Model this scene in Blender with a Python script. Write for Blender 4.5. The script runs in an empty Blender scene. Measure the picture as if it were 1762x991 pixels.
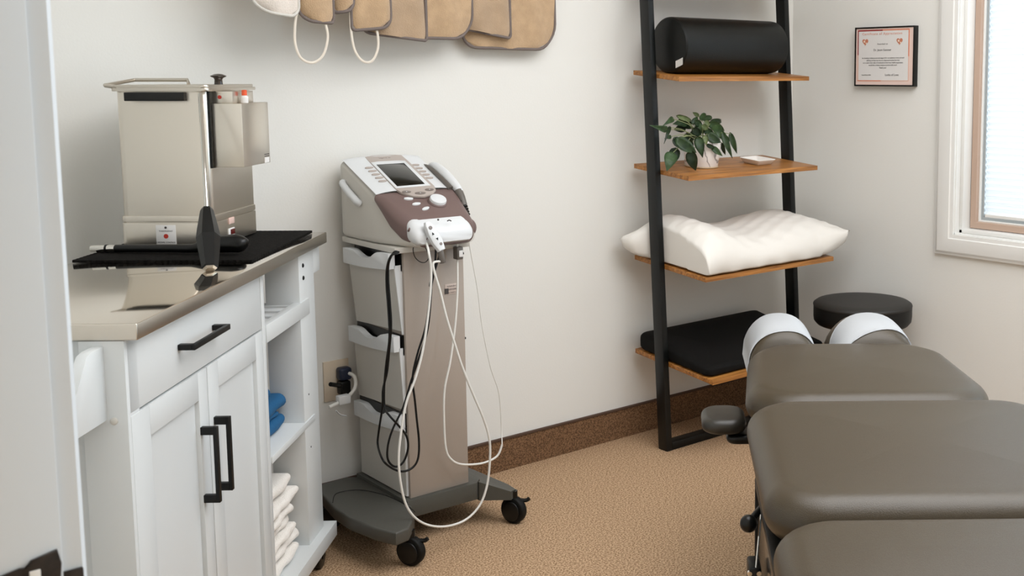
import bpy, bmesh, math, random
from mathutils import Vector, Matrix
random.seed(7)
C = bpy.context.scene.collection
PI = math.pi
# ------------------------------------------------------------------ camera
F_PX, PX, PY, PITCH, YAW = 1945.0, 1213.0, 348.0, 0.1125, 0.822
CAM = Vector((-3.417, -3.153, 1.32))
FW = Vector((math.cos(YAW)*math.cos(PITCH), math.sin(YAW)*math.cos(PITCH), -math.sin(PITCH)))
RT = Vector((math.sin(YAW), -math.cos(YAW), 0))
UP = RT.cross(FW)
cd = bpy.data.cameras.new('camera')
cam = bpy.data.objects.new('camera', cd); C.objects.link(cam)
cam.matrix_world = Matrix.Translation(CAM) @ Matrix((RT, UP, -FW)).transposed().to_4x4()
cd.sensor_width = 36.0; cd.lens = 36.0*F_PX/1762.0
cd.shift_x = (881.0-PX)/1762.0; cd.shift_y = (PY-495.5)/1762.0
cd.clip_start = 0.05
cd.dof.use_dof = True; cd.dof.focus_distance = 2.9; cd.dof.aperture_fstop = 15.0
bpy.context.scene.camera = cam
# ------------------------------------------------------------------ light and exposure
sc = bpy.context.scene
sc.view_settings.view_transform = 'Standard'; sc.view_settings.look = 'None'
sc.view_settings.gamma = 1.0; sc.view_settings.use_curve_mapping = False
sc.view_settings.exposure = 0.25
sc.cycles.use_denoising = True
sc.cycles.max_bounces = 8
w = bpy.data.worlds.new('daylight'); sc.world = w; w.use_nodes = True
w.node_tree.nodes['Background'].inputs[0].default_value = (0.86, 0.93, 1.0, 1)
w.node_tree.nodes['Background'].inputs[1].default_value = 0.6
def area(name, loc, rot, sx, sy, power, col):
    l = bpy.data.lights.new(name, 'AREA'); l.shape = 'RECTANGLE'; l.size = sx; l.size_y = sy
    l.energy = power; l.color = col
    o = bpy.data.objects.new(name, l); C.objects.link(o); o.location = loc; o.rotation_euler = rot
    return o
area('daylight_window_light', (0.45, -1.35, 1.45), (0, math.radians(90), 0), 1.5, 1.4, 13, (0.92, 0.97, 1.0))
area('daylight_window_light', (0.45, -2.95, 1.45), (0, math.radians(90), 0), 1.5, 1.1, 32, (0.55, 0.79, 1.0))
area('ceiling_light', (-1.35, -2.15, 2.47), (0, 0, 0), 2.2, 2.2, 60, (0.97, 0.98, 1.0))
area('hall_light', (-4.6, -1.5, 2.42), (0, 0, 0), 1.2, 1.2, 54, (1.0, 0.99, 0.97))

# ------------------------------------------------------------------ helpers
OFF = {}
def tag(o, label=None, cat=None, group=None, kind=None):
    if label: o['label'] = label
    if cat: o['category'] = cat
    if group: o['group'] = group
    if kind: o['kind'] = kind
    return o
def thing(name, label, cat, base=(0, 0, 0), rotz=0, group=None, kind=None):
    o = bpy.data.objects.new(name, None); C.objects.link(o)
    o.empty_display_size = 0.05
    b = Vector(base)
    o.location = Matrix.Rotation(rotz, 3, 'Z') @ b; o.rotation_euler = (0, 0, rotz)
    OFF[o.name] = b
    return tag(o, label, cat, group, kind)
def obj(name, bm, mat, parent=None, base=None, rotz=0, smooth=True, ang=40):
    me = bpy.data.meshes.new(name)
    b = OFF[parent.name] if parent else Vector(base or (0, 0, 0))
    bmesh.ops.recalc_face_normals(bm, faces=bm.faces[:])
    bmesh.ops.translate(bm, verts=bm.verts[:], vec=-b)
    if smooth:
        for f in bm.faces: f.smooth = True
        lim = math.radians(ang)
        for e in bm.edges:
            if len(e.link_faces) == 2 and e.calc_face_angle(0) > lim: e.smooth = False
    bm.to_mesh(me); bm.free()
    for m in (mat if isinstance(mat, (list, tuple)) else [mat]): me.materials.append(m)
    o = bpy.data.objects.new(name, me); C.objects.link(o)
    if parent: o.parent = parent
    else:
        o.location = Matrix.Rotation(rotz, 3, 'Z') @ b; o.rotation_euler = (0, 0, rotz)
    OFF[o.name] = b
    return o
def single(name, bm, mat, label, cat, base, rotz=0, group=None, kind=None, **k):
    return tag(obj(name, bm, mat, None, base, rotz, **k), label, cat, group, kind)
def struct(name, bm, mat, parent=None, **k):
    o = obj(name, bm, mat, parent, **k)
    if not parent: o['kind'] = 'structure'
    return o
def B(): return bmesh.new()
def box(bm, x0, x1, y0, y1, z0, z1, bev=0.0, seg=2, M=None):
    vs = [bm.verts.new((x, y, z)) for z in (z0, z1) for (x, y) in ((x0, y0), (x1, y0), (x1, y1), (x0, y1))]
    fs = [bm.faces.new([vs[i] for i in q]) for q in ((3, 2, 1, 0), (4, 5, 6, 7), (0, 1, 5, 4), (1, 2, 6, 5), (2, 3, 7, 6), (3, 0, 4, 7))]
    if bev > 0:
        es = list({e for f in fs for e in f.edges})
        r = bmesh.ops.bevel(bm, geom=es, offset=bev, segments=seg, profile=0.5, affect='EDGES')
        vs = list({v for f in r['faces'] for v in f.verts} | {v for v in vs if v.is_valid})
    if M is not None: bmesh.ops.transform(bm, matrix=M, verts=vs)
    return bm
def poly(bm, pts, axis, a0, a1, bev=0.0, seg=2, M=None):
    """outline pts extruded along axis ('x','y','z') from a0 to a1"""
    def mk(p, a):
        return {'x': (a, p[0], p[1]), 'y': (p[0], a, p[1]), 'z': (p[0], p[1], a)}[axis]
    lo = [bm.verts.new(mk(p, a0)) for p in pts]; hi = [bm.verts.new(mk(p, a1)) for p in pts]
    n = len(pts)
    fs = [bm.faces.new(lo[::-1]), bm.faces.new(hi)]
    for i in range(n): fs.append(bm.faces.new((lo[i], lo[(i+1) % n], hi[(i+1) % n], hi[i])))
    vs = lo+hi
    if bev > 0:
        es = list(set(fs[0].edges) | set(fs[1].edges))
        r = bmesh.ops.bevel(bm, geom=es, offset=bev, segments=seg, profile=0.5, affect='EDGES')
        vs = list({v for f in r['faces'] for v in f.verts} | {v for v in vs if v.is_valid})
    if M is not None: bmesh.ops.transform(bm, matrix=M, verts=vs)
    return bm
def rrect(w, l, r, n=6):
    """rounded rectangle outline, half sizes w,l"""
    out = []
    for cx, cy, a0 in ((w-r, l-r, 0), (-w+r, l-r, 90), (-w+r, -l+r, 180), (w-r, -l+r, 270)):
        for i in range(n+1):
            a = math.radians(a0+90*i/n); out.append((cx+r*math.cos(a), cy+r*math.sin(a)))
    return out
def skin(bm, rings, closed=True, cap=True):
    vr = [[bm.verts.new(p) for p in r] for r in rings]
    for a, b in zip(vr, vr[1:]):
        n = len(a)
        for i in range(n if closed else n-1):
            bm.faces.new((a[i], a[(i+1) % n], b[(i+1) % n], b[i]))
    if cap:
        bm.faces.new(vr[0][::-1]); bm.faces.new(vr[-1])
    return vr
def cushion(bm, cx, cy, w, l, z0, z1, rc, re, crown=0.0, f=None, nseg=7, n=8, rings=8, rot=0):
    """upholstered pad: half sizes w,l, plan corner rc, edge roll re, crowned top; f moves each point"""
    prof = []
    for i in range(nseg+1):
        a = PI/2*i/nseg; prof.append((re*(1-math.sin(a)), z0+re*(1-math.cos(a))))
    prof[0] = (re, z0)
    for i in range(nseg+1):
        a = PI/2*i/nseg; prof.append((re*(1-math.cos(a)), z1-re+re*math.sin(a)))
    full = min(w, l)
    for i in range(1, rings):
        d = re+(full-re)*i/rings*0.98; prof.append((d, z1))
    c, s = math.cos(rot), math.sin(rot)
    R_ = []
    for d, z in prof:
        ring = []
        for (x, y) in rrect(max(w-d, .001), max(l-d, .001), max(min(rc-d*0.6, w-d, l-d)*0.999, .0005), n):
            q = max(0, 1-(x/w)**2)*max(0, 1-(y/l)**2)
            zz = z+(crown*q if z > (z0+z1)/2 else 0)
            p = Vector((cx+x*c-y*s, cy+x*s+y*c, zz))
            if f: p = Vector(f(p, x/w, y/l))
            ring.append(p)
        R_.append(ring)
    skin(bm, R_)
    return bm
def lathe(bm, prof, cx=0, cy=0, n=32, M=None, cap=True):
    rings = [[(cx+r*math.cos(2*PI*i/n), cy+r*math.sin(2*PI*i/n), z) for i in range(n)] for r, z in prof]
    vr = skin(bm, rings, cap=cap)
    if M is not None: bmesh.ops.transform(bm, matrix=M, verts=[v for r in vr for v in r])
    return bm
def smooth_path(pts, k=6):
    P = [Vector(p) for p in pts]; out = []
    for i in range(len(P)-1):
        p0 = P[max(i-1, 0)]; p1 = P[i]; p2 = P[i+1]; p3 = P[min(i+2, len(P)-1)]
        for j in range(k):
            t = j/k
            out.append(0.5*((2*p1)+(p2-p0)*t+(2*p0-5*p1+4*p2-p3)*t*t+(3*p1-p0-3*p2+p3)*t**3))
    out.append(P[-1]); return out
def tube(bm, pts, r, n=8, k=6, flat=1.0, smoothp=True, rad=None):
    P = smooth_path(pts, k) if smoothp else [Vector(p) for p in pts]
    rings = []; up = None
    for i, p in enumerate(P):
        t = (P[min(i+1, len(P)-1)]-P[max(i-1, 0)]).normalized()
        if up is None:
            up = Vector((0, 0, 1)) if abs(t.z) < 0.9 else Vector((0, 1, 0))
        s = t.cross(up)
        if s.length < 1e-6: s = t.cross(Vector((1, 0.3, 0)))
        s.normalize(); up = s.cross(t).normalized()
        rr = r if rad is None else r*rad(i/(len(P)-1))
        rings.append([p+s*rr*math.cos(2*PI*j/n)+up*rr*flat*math.sin(2*PI*j/n) for j in range(n)])
    skin(bm, rings); return bm
def cyl(bm, a, b, r, n=24, bev=0.0):
    a, b = Vector(a), Vector(b); t = (b-a); L = t.length
    M = Matrix.Translation(a) @ t.to_track_quat('Z', 'Y').to_matrix().to_4x4()
    if bev: prof = [(r-bev, 0), (r-bev*.3, bev*.3), (r, bev), (r, L-bev), (r-bev*.3, L-bev*.3), (r-bev, L)]
    else: prof = [(r, 0), (r, L)]
    return lathe(bm, prof, n=n, M=M)
def ball(bm, c, r, n=20, sz=1.0):
    prof = [(max(r*math.sin(PI*i/12), 1e-4), -r*sz*math.cos(PI*i/12)) for i in range(13)]
    return lathe(bm, prof, n=n, M=Matrix.Translation(c))
def ray(px, py): return FW+RT*((px-PX)/F_PX)-UP*((py-PY)/F_PX)
def at(px, py, x=None, y=None, z=None):
    """where the sight line of a measured point meets the plane x=, y= or z="""
    d = ray(px, py)
    i, v = (0, x) if x is not None else ((1, y) if y is not None else (2, z))
    return CAM+d*((v-CAM[i])/d[i])

# ------------------------------------------------------------------ materials
def lin(c):
    return tuple(((v/255)/12.92 if v/255 <= 0.04045 else ((v/255+0.055)/1.055)**2.4) for v in c)+(1,)
def mat(name, col, rough=0.5, metal=0.0, bump=0.0, bscale=200.0, var=0.0, vscale=30.0, col2=None, spec=0.5, sheen=0.0, coat=0.0, detail=4.0, stretch=None):
    m = bpy.data.materials.new(name); m.use_nodes = True
    nt = m.node_tree; b = nt.nodes['Principled BSDF']
    b.inputs['Base Color'].default_value = lin(col); b.inputs['Roughness'].default_value = rough
    b.inputs['Metallic'].default_value = metal
    b.inputs['Specular IOR Level'].default_value = spec
    if sheen: b.inputs['Sheen Weight'].default_value = sheen
    if coat: b.inputs['Coat Weight'].default_value = coat
    tc = nt.nodes.new('ShaderNodeTexCoord'); mp = nt.nodes.new('ShaderNodeMapping')
    nt.links.new(tc.outputs['Object'], mp.inputs[0])
    if stretch: mp.inputs['Scale'].default_value = stretch
    if var or col2:
        n = nt.nodes.new('ShaderNodeTexNoise'); n.inputs['Scale'].default_value = vscale; n.inputs['Detail'].default_value = detail
        nt.links.new(mp.outputs[0], n.inputs['Vector'])
        r = nt.nodes.new('ShaderNodeValToRGB')
        c1 = lin(col)
        c2 = lin(col2) if col2 else tuple(v*(1-var) for v in c1[:3])+(1,)
        r.color_ramp.elements[0].position = 0.38; r.color_ramp.elements[1].position = 0.62
        r.color_ramp.elements[0].color = c2; r.color_ramp.elements[1].color = c1
        nt.links.new(n.outputs['Fac'], r.inputs[0]); nt.links.new(r.outputs[0], b.inputs['Base Color'])
    if bump:
        n2 = nt.nodes.new('ShaderNodeTexNoise'); n2.inputs['Scale'].default_value = bscale; n2.inputs['Detail'].default_value = 3
        nt.links.new(mp.outputs[0], n2.inputs['Vector'])
        bp = nt.nodes.new('ShaderNodeBump'); bp.inputs['Strength'].default_value = bump; bp.inputs['Distance'].default_value = 0.002
        nt.links.new(n2.outputs['Fac'], bp.inputs['Height']); nt.links.new(bp.outputs[0], b.inputs['Normal'])
    return m
M_wall = mat('wall_paint', (231, 230, 225), 0.75, bump=0.12, bscale=160)
M_ceil = mat('ceiling_paint', (238, 236, 231), 0.9)
M_trim = mat('trim_paint', (228, 227, 223), 0.4)
M_jamb = mat('door_paint', (208, 214, 218), 0.5)
M_carpet = mat('carpet', (210, 178, 144), 0.95, bump=1.0, bscale=210, col2=(134, 104, 76), vscale=205, detail=5, spec=0.1)
M_base = mat('carpet_base', (140, 108, 80), 0.95, bump=0.9, bscale=260, col2=(88, 66, 48), vscale=230, detail=6, spec=0.1)
M_basecap = mat('base_binding', (78, 56, 42), 0.8)
M_cab = mat('cabinet_paint', (210, 213, 213), 0.38, bump=0.03, bscale=60)
M_cabin = mat('cabinet_back', (205, 200, 192), 0.7)
M_steel = mat('stainless_steel', (224, 217, 206), 0.30, 1.0, bump=0.04, bscale=90, stretch=(1, 1, 14))
M_steelm = mat('stainless_top', (222, 214, 203), 0.06, 1.0)
M_steelrim = mat('stainless_rim', (206, 199, 188), 0.30, 1.0)
M_chrome = mat('chrome', (225, 222, 216), 0.06, 1.0)
M_black = mat('black_metal', (15, 15, 14), 0.42, spec=0.3)
M_ladder = mat('black_ladder_steel', (9, 12, 12), 0.34, spec=0.35, bump=0.05, bscale=300)
M_rubber = mat('black_rubber', (12, 12, 11), 0.6, spec=0.25)
M_blackplastic = mat('black_plastic', (12, 12, 11), 0.32, spec=0.35)
M_blackgloss = mat('gloss_black_panel', (22, 18, 15), 0.18)
M_cableb = mat('black_cable', (10, 10, 10), 0.45, spec=0.3)
M_cablew = mat('white_cable', (226, 224, 218), 0.4)
M_mat = mat('black_mat', (26, 24, 22), 0.95, bump=1.0, bscale=260, var=0.6, vscale=120, spec=0.1)
M_leather = mat('taupe_vinyl', (64, 54, 38), 0.33, bump=0.25, bscale=620, spec=0.5)
M_leatherd = mat('dark_vinyl', (48, 45, 39), 0.38, bump=0.15, bscale=500)
M_paper = mat('white_paper', (232, 234, 236), 0.8)
M_stool = mat('black_vinyl', (32, 30, 27), 0.55, bump=0.15, bscale=500)
M_stoolside = mat('black_vinyl_side', (13, 13, 12), 0.5, spec=0.3)
M_bolster = mat('bolster_vinyl', (7, 10, 9), 0.42, bump=0.3, bscale=420, spec=0.35)
M_bcush = mat('black_fabric', (11, 10, 9), 0.8, bump=0.3, bscale=500, spec=0.2)
M_pillow = mat('white_pillow', (232, 228, 221), 0.6, bump=0.6, bscale=14)
M_shellw = mat('machine_white', (218, 220, 221), 0.36)
M_shell = mat('machine_offwhite', (206, 202, 194), 0.45)
M_bin = mat('machine_bin', (206, 202, 194), 0.4)
M_taupe = mat('machine_taupe', (163, 151, 140), 0.42, bump=0.1, bscale=500)
M_mauve = mat('machine_mauve', (112, 92, 88), 0.42, bump=0.15, bscale=700)
M_panel = mat('machine_panel', (176, 165, 157), 0.4)
M_pad = mat('machine_key', (120, 110, 104), 0.4)
M_basegrey = mat('machine_base', (74, 73, 67), 0.5, bump=0.25, bscale=500)
M_probegrey = mat('probe_grey', (96, 90, 84), 0.45)
M_screen = mat('lcd_screen', (30, 29, 24), 0.12)
M_terry = mat('terry_tan', (196, 166, 132), 0.95, bump=1.0, bscale=330, var=0.13, vscale=26, sheen=0.4, spec=0.1)
M_terry2 = mat('terry_inside', (184, 158, 130), 0.95, bump=1.0, bscale=330, var=0.12, vscale=20, sheen=0.4, spec=0.1)
M_terryw = mat('terry_white', (232, 222, 212), 0.95, bump=0.9, bscale=330, var=0.08, vscale=30, spec=0.1)
M_piping = mat('grey_piping', (116, 105, 100), 0.85, bump=0.5, bscale=300)
M_tape = mat('cotton_tape', (226, 216, 202), 0.85)
M_blue = mat('blue_cloth', (8, 82, 126), 0.8, bump=0.4, bscale=120)
M_towel = mat('white_towel', (236, 231, 224), 0.95, bump=1.0, bscale=280, sheen=0.3)
M_dish = mat('white_ceramic', (236, 232, 226), 0.2)
M_outlet = mat('outlet_plate', (222, 206, 184), 0.4)
M_navy = mat('navy_plug', (24, 34, 58), 0.4)
M_stick = mat('sticker', (232, 230, 228), 0.5)
M_red = mat('red', (188, 50, 36), 0.5)
M_orange = mat('orange_cap', (226, 88, 46), 0.4)
M_pink = mat('pale_pink_lamp', (232, 198, 186), 0.35)
M_dred = mat('dark_red_switch', (90, 24, 20), 0.3)
M_ink = mat('ink', (70, 66, 64), 0.7)
M_bronze = mat('dark_bronze', (52, 44, 38), 0.35, 0.6, var=0.5, vscale=80)
M_vinyl = mat('window_vinyl', (186, 160, 142), 0.5)
M_alum = mat('aluminium', (178, 186, 190), 0.35, 0.6)
M_knob = mat('brown_knob', (44, 32, 24), 0.15, coat=0.5)
M_cert = mat('certificate_paper', (226, 224, 222), 0.55)
M_certedge = mat('certificate_pink', (232, 206, 196), 0.6)
M_certred = mat('certificate_red', (150, 34, 34), 0.6)
M_certor = mat('certificate_orange', (214, 128, 92), 0.6)
M_soil = mat('soil', (50, 38, 28), 0.95, bump=1, bscale=200)
M_stem = mat('plant_stem', (140, 150, 104), 0.5)

def wood():
    m = bpy.data.materials.new('oak_board'); m.use_nodes = True; nt = m.node_tree; b = nt.nodes['Principled BSDF']
    tc = nt.nodes.new('ShaderNodeTexCoord'); mp = nt.nodes.new('ShaderNodeMapping'); mp.inputs['Scale'].default_value = (3, 60, 60)
    n = nt.nodes.new('ShaderNodeTexNoise'); n.inputs['Scale'].default_value = 1.6; n.inputs['Detail'].default_value = 8; n.inputs['Distortion'].default_value = 0.7
    r = nt.nodes.new('ShaderNodeValToRGB'); r.color_ramp.elements[0].position = 0.3; r.color_ramp.elements[1].position = 0.72
    r.color_ramp.elements[0].color = lin((122, 74, 30)); r.color_ramp.elements[1].color = lin((200, 138, 70))
    nt.links.new(tc.outputs['Object'], mp.inputs[0]); nt.links.new(mp.outputs[0], n.inputs['Vector'])
    nt.links.new(n.outputs['Fac'], r.inputs[0]); nt.links.new(r.outputs[0], b.inputs['Base Color'])
    b.inputs['Roughness'].default_value = 0.42
    return m
M_wood = wood()
def marble():
    m = bpy.data.materials.new('marble_glaze'); m.use_nodes = True; nt = m.node_tree; b = nt.nodes['Principled BSDF']
    tc = nt.nodes.new('ShaderNodeTexCoord'); mp = nt.nodes.new('ShaderNodeMapping'); mp.inputs['Rotation'].default_value = (0.3, 0.5, 0.2)
    wv = nt.nodes.new('ShaderNodeTexWave'); wv.inputs['Scale'].default_value = 7; wv.inputs['Distortion'].default_value = 9; wv.inputs['Detail'].default_value = 3; wv.inputs['Detail Scale'].default_value = 1.4
    r = nt.nodes.new('ShaderNodeValToRGB'); r.color_ramp.elements[0].position = 0.0; r.color_ramp.elements[1].position = 0.07
    r.color_ramp.elements[0].color = lin((150, 146, 144)); r.color_ramp.elements[1].color = lin((234, 230, 226))
    nt.links.new(tc.outputs['Object'], mp.inputs[0]); nt.links.new(mp.outputs[0], wv.inputs['Vector'])
    nt.links.new(wv.outputs['Fac'], r.inputs[0]); nt.links.new(r.outputs[0], b.inputs['Base Color']); b.inputs['Roughness'].default_value = 0.25
    return m
M_marble = marble()
def leafmat(name, c1, c2):
    m = mat(name, c1, 0.38, col2=c2, vscale=45)
    return m
M_leaf = [leafmat('leaf_dark', (74, 100, 62), (50, 74, 48)), leafmat('leaf_mid', (86, 116, 72), (66, 92, 58)), leafmat('leaf_pale', (150, 164, 112), (112, 132, 84)), leafmat('leaf_deep', (54, 76, 50), (38, 56, 38))]
def blindmat():
    m = bpy.data.materials.new('pleated_shade_cloth'); m.use_nodes = True; nt = m.node_tree
    b = nt.nodes['Principled BSDF']; b.inputs['Base Color'].default_value = (0.9, 0.92, 0.93, 1); b.inputs['Roughness'].default_value = 0.9
    t = nt.nodes.new('ShaderNodeBsdfTranslucent'); t.inputs[0].default_value = (0.92, 0.95, 0.97, 1)
    mx = nt.nodes.new('ShaderNodeMixShader'); mx.inputs[0].default_value = 0.6
    nt.links.new(b.outputs[0], mx.inputs[1]); nt.links.new(t.outputs[0], mx.inputs[2]); nt.links.new(mx.outputs[0], nt.nodes['Material Output'].inputs[0])
    return m
M_blind = blindmat()
def glassmat():
    m = bpy.data.materials.new('window_glass'); m.use_nodes = True; nt = m.node_tree
    t = nt.nodes.new('ShaderNodeBsdfTransparent'); g = nt.nodes.new('ShaderNodeBsdfGlossy'); g.inputs['Roughness'].default_value = 0.02
    mx = nt.nodes.new('ShaderNodeMixShader'); mx.inputs[0].default_value = 0.06
    nt.links.new(t.outputs[0], mx.inputs[1]); nt.links.new(g.outputs[0], mx.inputs[2]); nt.links.new(mx.outputs[0], nt.nodes['Material Output'].inputs[0])
    return m
M_glass = glassmat()

# ------------------------------------------------------------------ the room
XL, YS, ZC = -3.18, -4.15, 2.5        # door wall, south wall, ceiling
struct('floor', box(B(), -5.6, 0.12, YS-0.12, 0.12, -0.06, 0.0), M_carpet, smooth=False)
struct('ceiling', box(B(), -5.6, 0.12, YS-0.12, 0.12, ZC, ZC+0.08), M_ceil, smooth=False)
struct('wall_back', box(B(), -5.6, 0.12, 0.0, 0.12, 0, ZC), M_wall, smooth=False)
WY0, WY1, WZ0, WZ1 = -2.02, -0.791, 0.737, 2.10       # first window opening
VY0, VY1 = -3.55, -2.35                                # second window, beyond the frame
bm = B()
box(bm, 0, 0.14, WY1, 0.0, 0, ZC); box(bm, 0, 0.14, YS, VY0, 0, ZC); box(bm, 0, 0.14, VY1, WY0, 0, ZC)
for a, b in ((WY0, WY1), (VY0, VY1)):
    box(bm, 0, 0.14, a, b, 0, WZ0); box(bm, 0, 0.14, a, b, WZ1, ZC)
struct('wall_right', bm, M_wall, smooth=False)
struct('wall_front', box(B(), -5.6, 0.12, YS-0.12, YS, 0, ZC), M_wall, smooth=False)
bm = B(); DY0, DY1 = -4.02, -2.148
box(bm, XL-0.12, XL, DY1+0.02, 0.0, 0, ZC); box(bm, XL-0.12, XL, YS, DY0-0.02, 0, ZC); box(bm, XL-0.12, XL, DY0-0.02, DY1+0.02, 2.07, ZC)
struct('wall_left', bm, M_wall, smooth=False)
struct('wall_hall', box(B(), -5.72, -5.6, YS, 0.0, 0, ZC), M_wall, smooth=False)
# carpet base along the walls
bm = B(); box(bm, XL, -0.012, -0.010, 0, 0, 0.106)
bb = struct('baseboard_back', bm, M_base, smooth=False)
obj('binding_strip', box(B(), XL, -0.012, -0.013, 0, 0.106, 0.112), M_basecap, bb)
bm = B(); box(bm, -0.010, 0, YS, 0, 0, 0.106)
bb = struct('baseboard_right', bm, M_base, smooth=False)
obj('binding_strip', box(B(), -0.013, 0, YS, 0, 0.106, 0.112), M_basecap, bb)
# doorway: jamb, casing and strike plate
bm = B()
box(bm, XL-0.13, XL-0.019, DY1, DY1+0.02, 0, 2.05, 0.001)
box(bm, XL-0.13, XL-0.019, DY0-0.02, DY0, 0, 2.05, 0.001)
box(bm, XL-0.13, XL-0.019, DY0-0.02, DY1+0.02, 2.05, 2.07)
dr = struct('door_1', bm, M_jamb)
bm = B()
poly(bm, [(XL-0.019, DY1+0.004), (XL-0.004, DY1+0.004), (XL, DY1+0.009), (XL+0.004, DY1+0.06), (XL-0.019, DY1+0.06)], 'z', 0, 2.10, 0.0015)
obj('casing', bm, M_jamb, dr)
bm = B(); box(bm, XL-0.019, XL, DY0-0.06, DY0-0.004, 0, 2.10, 0.003); obj('casing', bm, M_jamb, dr)
bm = B(); zt = 0.937
poly(bm, [(XL-0.095, zt-0.07), (XL-0.022, zt-0.07), (XL-0.0225, zt-0.03), (XL-0.0205, zt-0.012), (XL-0.023, zt), (XL-0.042, zt-0.004), (XL-0.046, zt-0.01), (XL-0.05, zt-0.008), (XL-0.095, zt-0.016)], 'y', DY1-0.0035, DY1, 0.0008)
sp = obj('strike_plate', bm, M_bronze, dr)
obj('latch_hole', box(B(), XL-0.044, XL-0.036, DY1-0.0045, DY1-0.003, zt-0.022, zt-0.012, 0.0006), M_trim, sp)
bm = B(); box(bm, XL-0.0195, XL-0.004, DY1+0.0005, DY1+0.0042, zt-0.07, zt-0.022, 0.001); obj('strike_lip', bm, M_bronze, dr)

def window(n, y0, y1, blind):
    t = 0.066; zc0 = WZ0-0.064
    def mitred(bm_, prof, ya, yb, za, zb):
        """closed profile of (outward offset, x) swept round the rectangle with mitred corners"""
        cor = []
        for sy_, sz_, cy_, cz_ in ((-1, -1, ya, za), (1, -1, yb, za), (1, 1, yb, zb), (-1, 1, ya, zb)):
            cor.append([bm_.verts.new((x, cy_+sy_*d, cz_+sz_*d)) for d, x in prof])
        m_ = len(prof)
        for q in range(4):
            A, D = cor[q], cor[(q+1) % 4]
            for i in range(m_): bm_.faces.new((A[i], A[(i+1) % m_], D[(i+1) % m_], D[i]))
    casing = B()
    mitred(casing, [(-0.009, 0.0), (-0.009, -0.010), (0.004, -0.012), (0.007, -0.016), (0.012, -0.0165), (0.050, -0.020), (0.056, -0.019), (0.060, -0.015), (0.066, -0.014), (0.066, 0.0)], y0, y1, WZ0, WZ1)
    o = struct('window_%d' % n, casing, M_trim)
    rv = B()
    box(rv, 0.0, 0.10, y1-0.012, y1, WZ0, WZ1); box(rv, 0.0, 0.10, y0, y0+0.012, WZ0, WZ1)
    box(rv, 0.0, 0.10, y0, y1, WZ0, WZ0+0.012); box(rv, 0.0, 0.10, y0, y1, WZ1-0.012, WZ1)
    # inner stop bead
    box(rv, 0.025, 0.10, y1-0.026, y1-0.012, WZ0, WZ1, 0.002); box(rv, 0.025, 0.10, y0+0.012, y0+0.026, WZ0, WZ1, 0.002)
    box(rv, 0.025, 0.10, y0, y1, WZ0+0.012, WZ0+0.026, 0.002)
    obj('window_reveal', rv, M_trim, o)
    fr = B(); e = 0.028
    def rect(bm_, x0, x1, ya, yb, za, zb, w):
        mitred(bm_, [(0, x1), (0, x0+0.001), (-0.001, x0), (-w+0.001, x0), (-w, x0+0.001), (-w, x1)], ya, yb, za, zb)
    rect(fr, 0.07, 0.11, y0+e, y1-e, WZ0+e, WZ1-e, 0.024)
    obj('window_frame', fr, M_vinyl, o)
    fr = B(); rect(fr, 0.085, 0.115, y0+e+0.024, y1-e-0.024, WZ0+e+0.024, WZ1-e-0.024, 0.006)
    obj('weather_strip', fr, M_trim, o)
    fr = B(); rect(fr, 0.095, 0.13, y0+e+0.03, y1-e-0.03, WZ0+e+0.030, WZ1-e-0.03, 0.011)
    obj('sash', fr, M_alum, o)
    obj('pane', box(B(), 0.131, 0.134, y0+e+0.03, y1-e-0.03, WZ0+e+0.03, WZ1-e-0.03), M_glass, o, smooth=False)
    if blind:
        ya, yb = y0+0.075, y1-0.072
        pts = []; z = WZ0+0.082; k = 0
        while z < WZ1-0.09:
            pts.append((0.098+(0.012 if k % 2 else 0.0), z)); z += 0.011; k += 1
        back = [(x+0.0012, zz) for x, zz in pts][::-1]
        bm = B(); poly(bm, pts+back, 'y', ya, yb)
        r = thing('window_blind', 'white pleated shade lowered over the window on the right wall', 'window blind', (0.1, (ya+yb)/2, WZ0+0.07))
        obj('shade_cloth', bm, M_blind, r, smooth=False)
        obj('bottom_rail', box(B(), 0.096, 0.112, ya, yb, WZ0+0.066, WZ0+0.080, 0.002), M_trim, r)
        obj('head_rail', box(B(), 0.094, 0.114, ya, yb, WZ1-0.09, WZ1-0.062, 0.002), M_trim, r)
window(1, WY0, WY1, True); window(2, VY0, VY1, False)

# ------------------------------------------------------------------ ladder shelf
LX0, LX1 = -0.865, -0.208
lad = thing('ladder_shelf', 'tall black steel ladder shelf with brown wooden boards leaning in the corner', 'shelf', (-0.54, -0.24, 0))
lean = 0.0575
def post(x0, x1):
    # sloped post: front edge at y -0.236 at the floor, leaning back
    H = 1.88; y = -0.238
    return poly(B(), [(y, 0), (y+0.046, 0), (y+0.046+H*lean, H), (y+H*lean, H)], 'x', x0, x1, 0.0015)
obj('post', post(LX0-0.025, LX0), M_ladder, lad); obj('post', post(LX1, LX1+0.025), M_ladder, lad)
obj('bottom_rail', box(B(), LX0, LX1, -0.238, -0.194, 0.0, 0.028, 0.0015), M_ladder, lad)
TILT = 0.09
boards = [(-0.278, 1.297), (-0.325, 0.962), (-0.41, 0.625), (-0.445, 0.278), (-0.235, 1.635)]
def btop(i, y): return boards[i][1]+0.016+TILT*(y-boards[i][0])
for (yf, zf) in boards:
    yb = -0.035; zb = zf+TILT*(yb-yf)
    bm = B(); poly(bm, [(yf, zf), (yb, zb), (yb, zb+0.016), (yf, zf+0.016)], 'x', LX0, LX1, 0.001)
    obj('shelf_board', bm, M_wood, lad)
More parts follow.
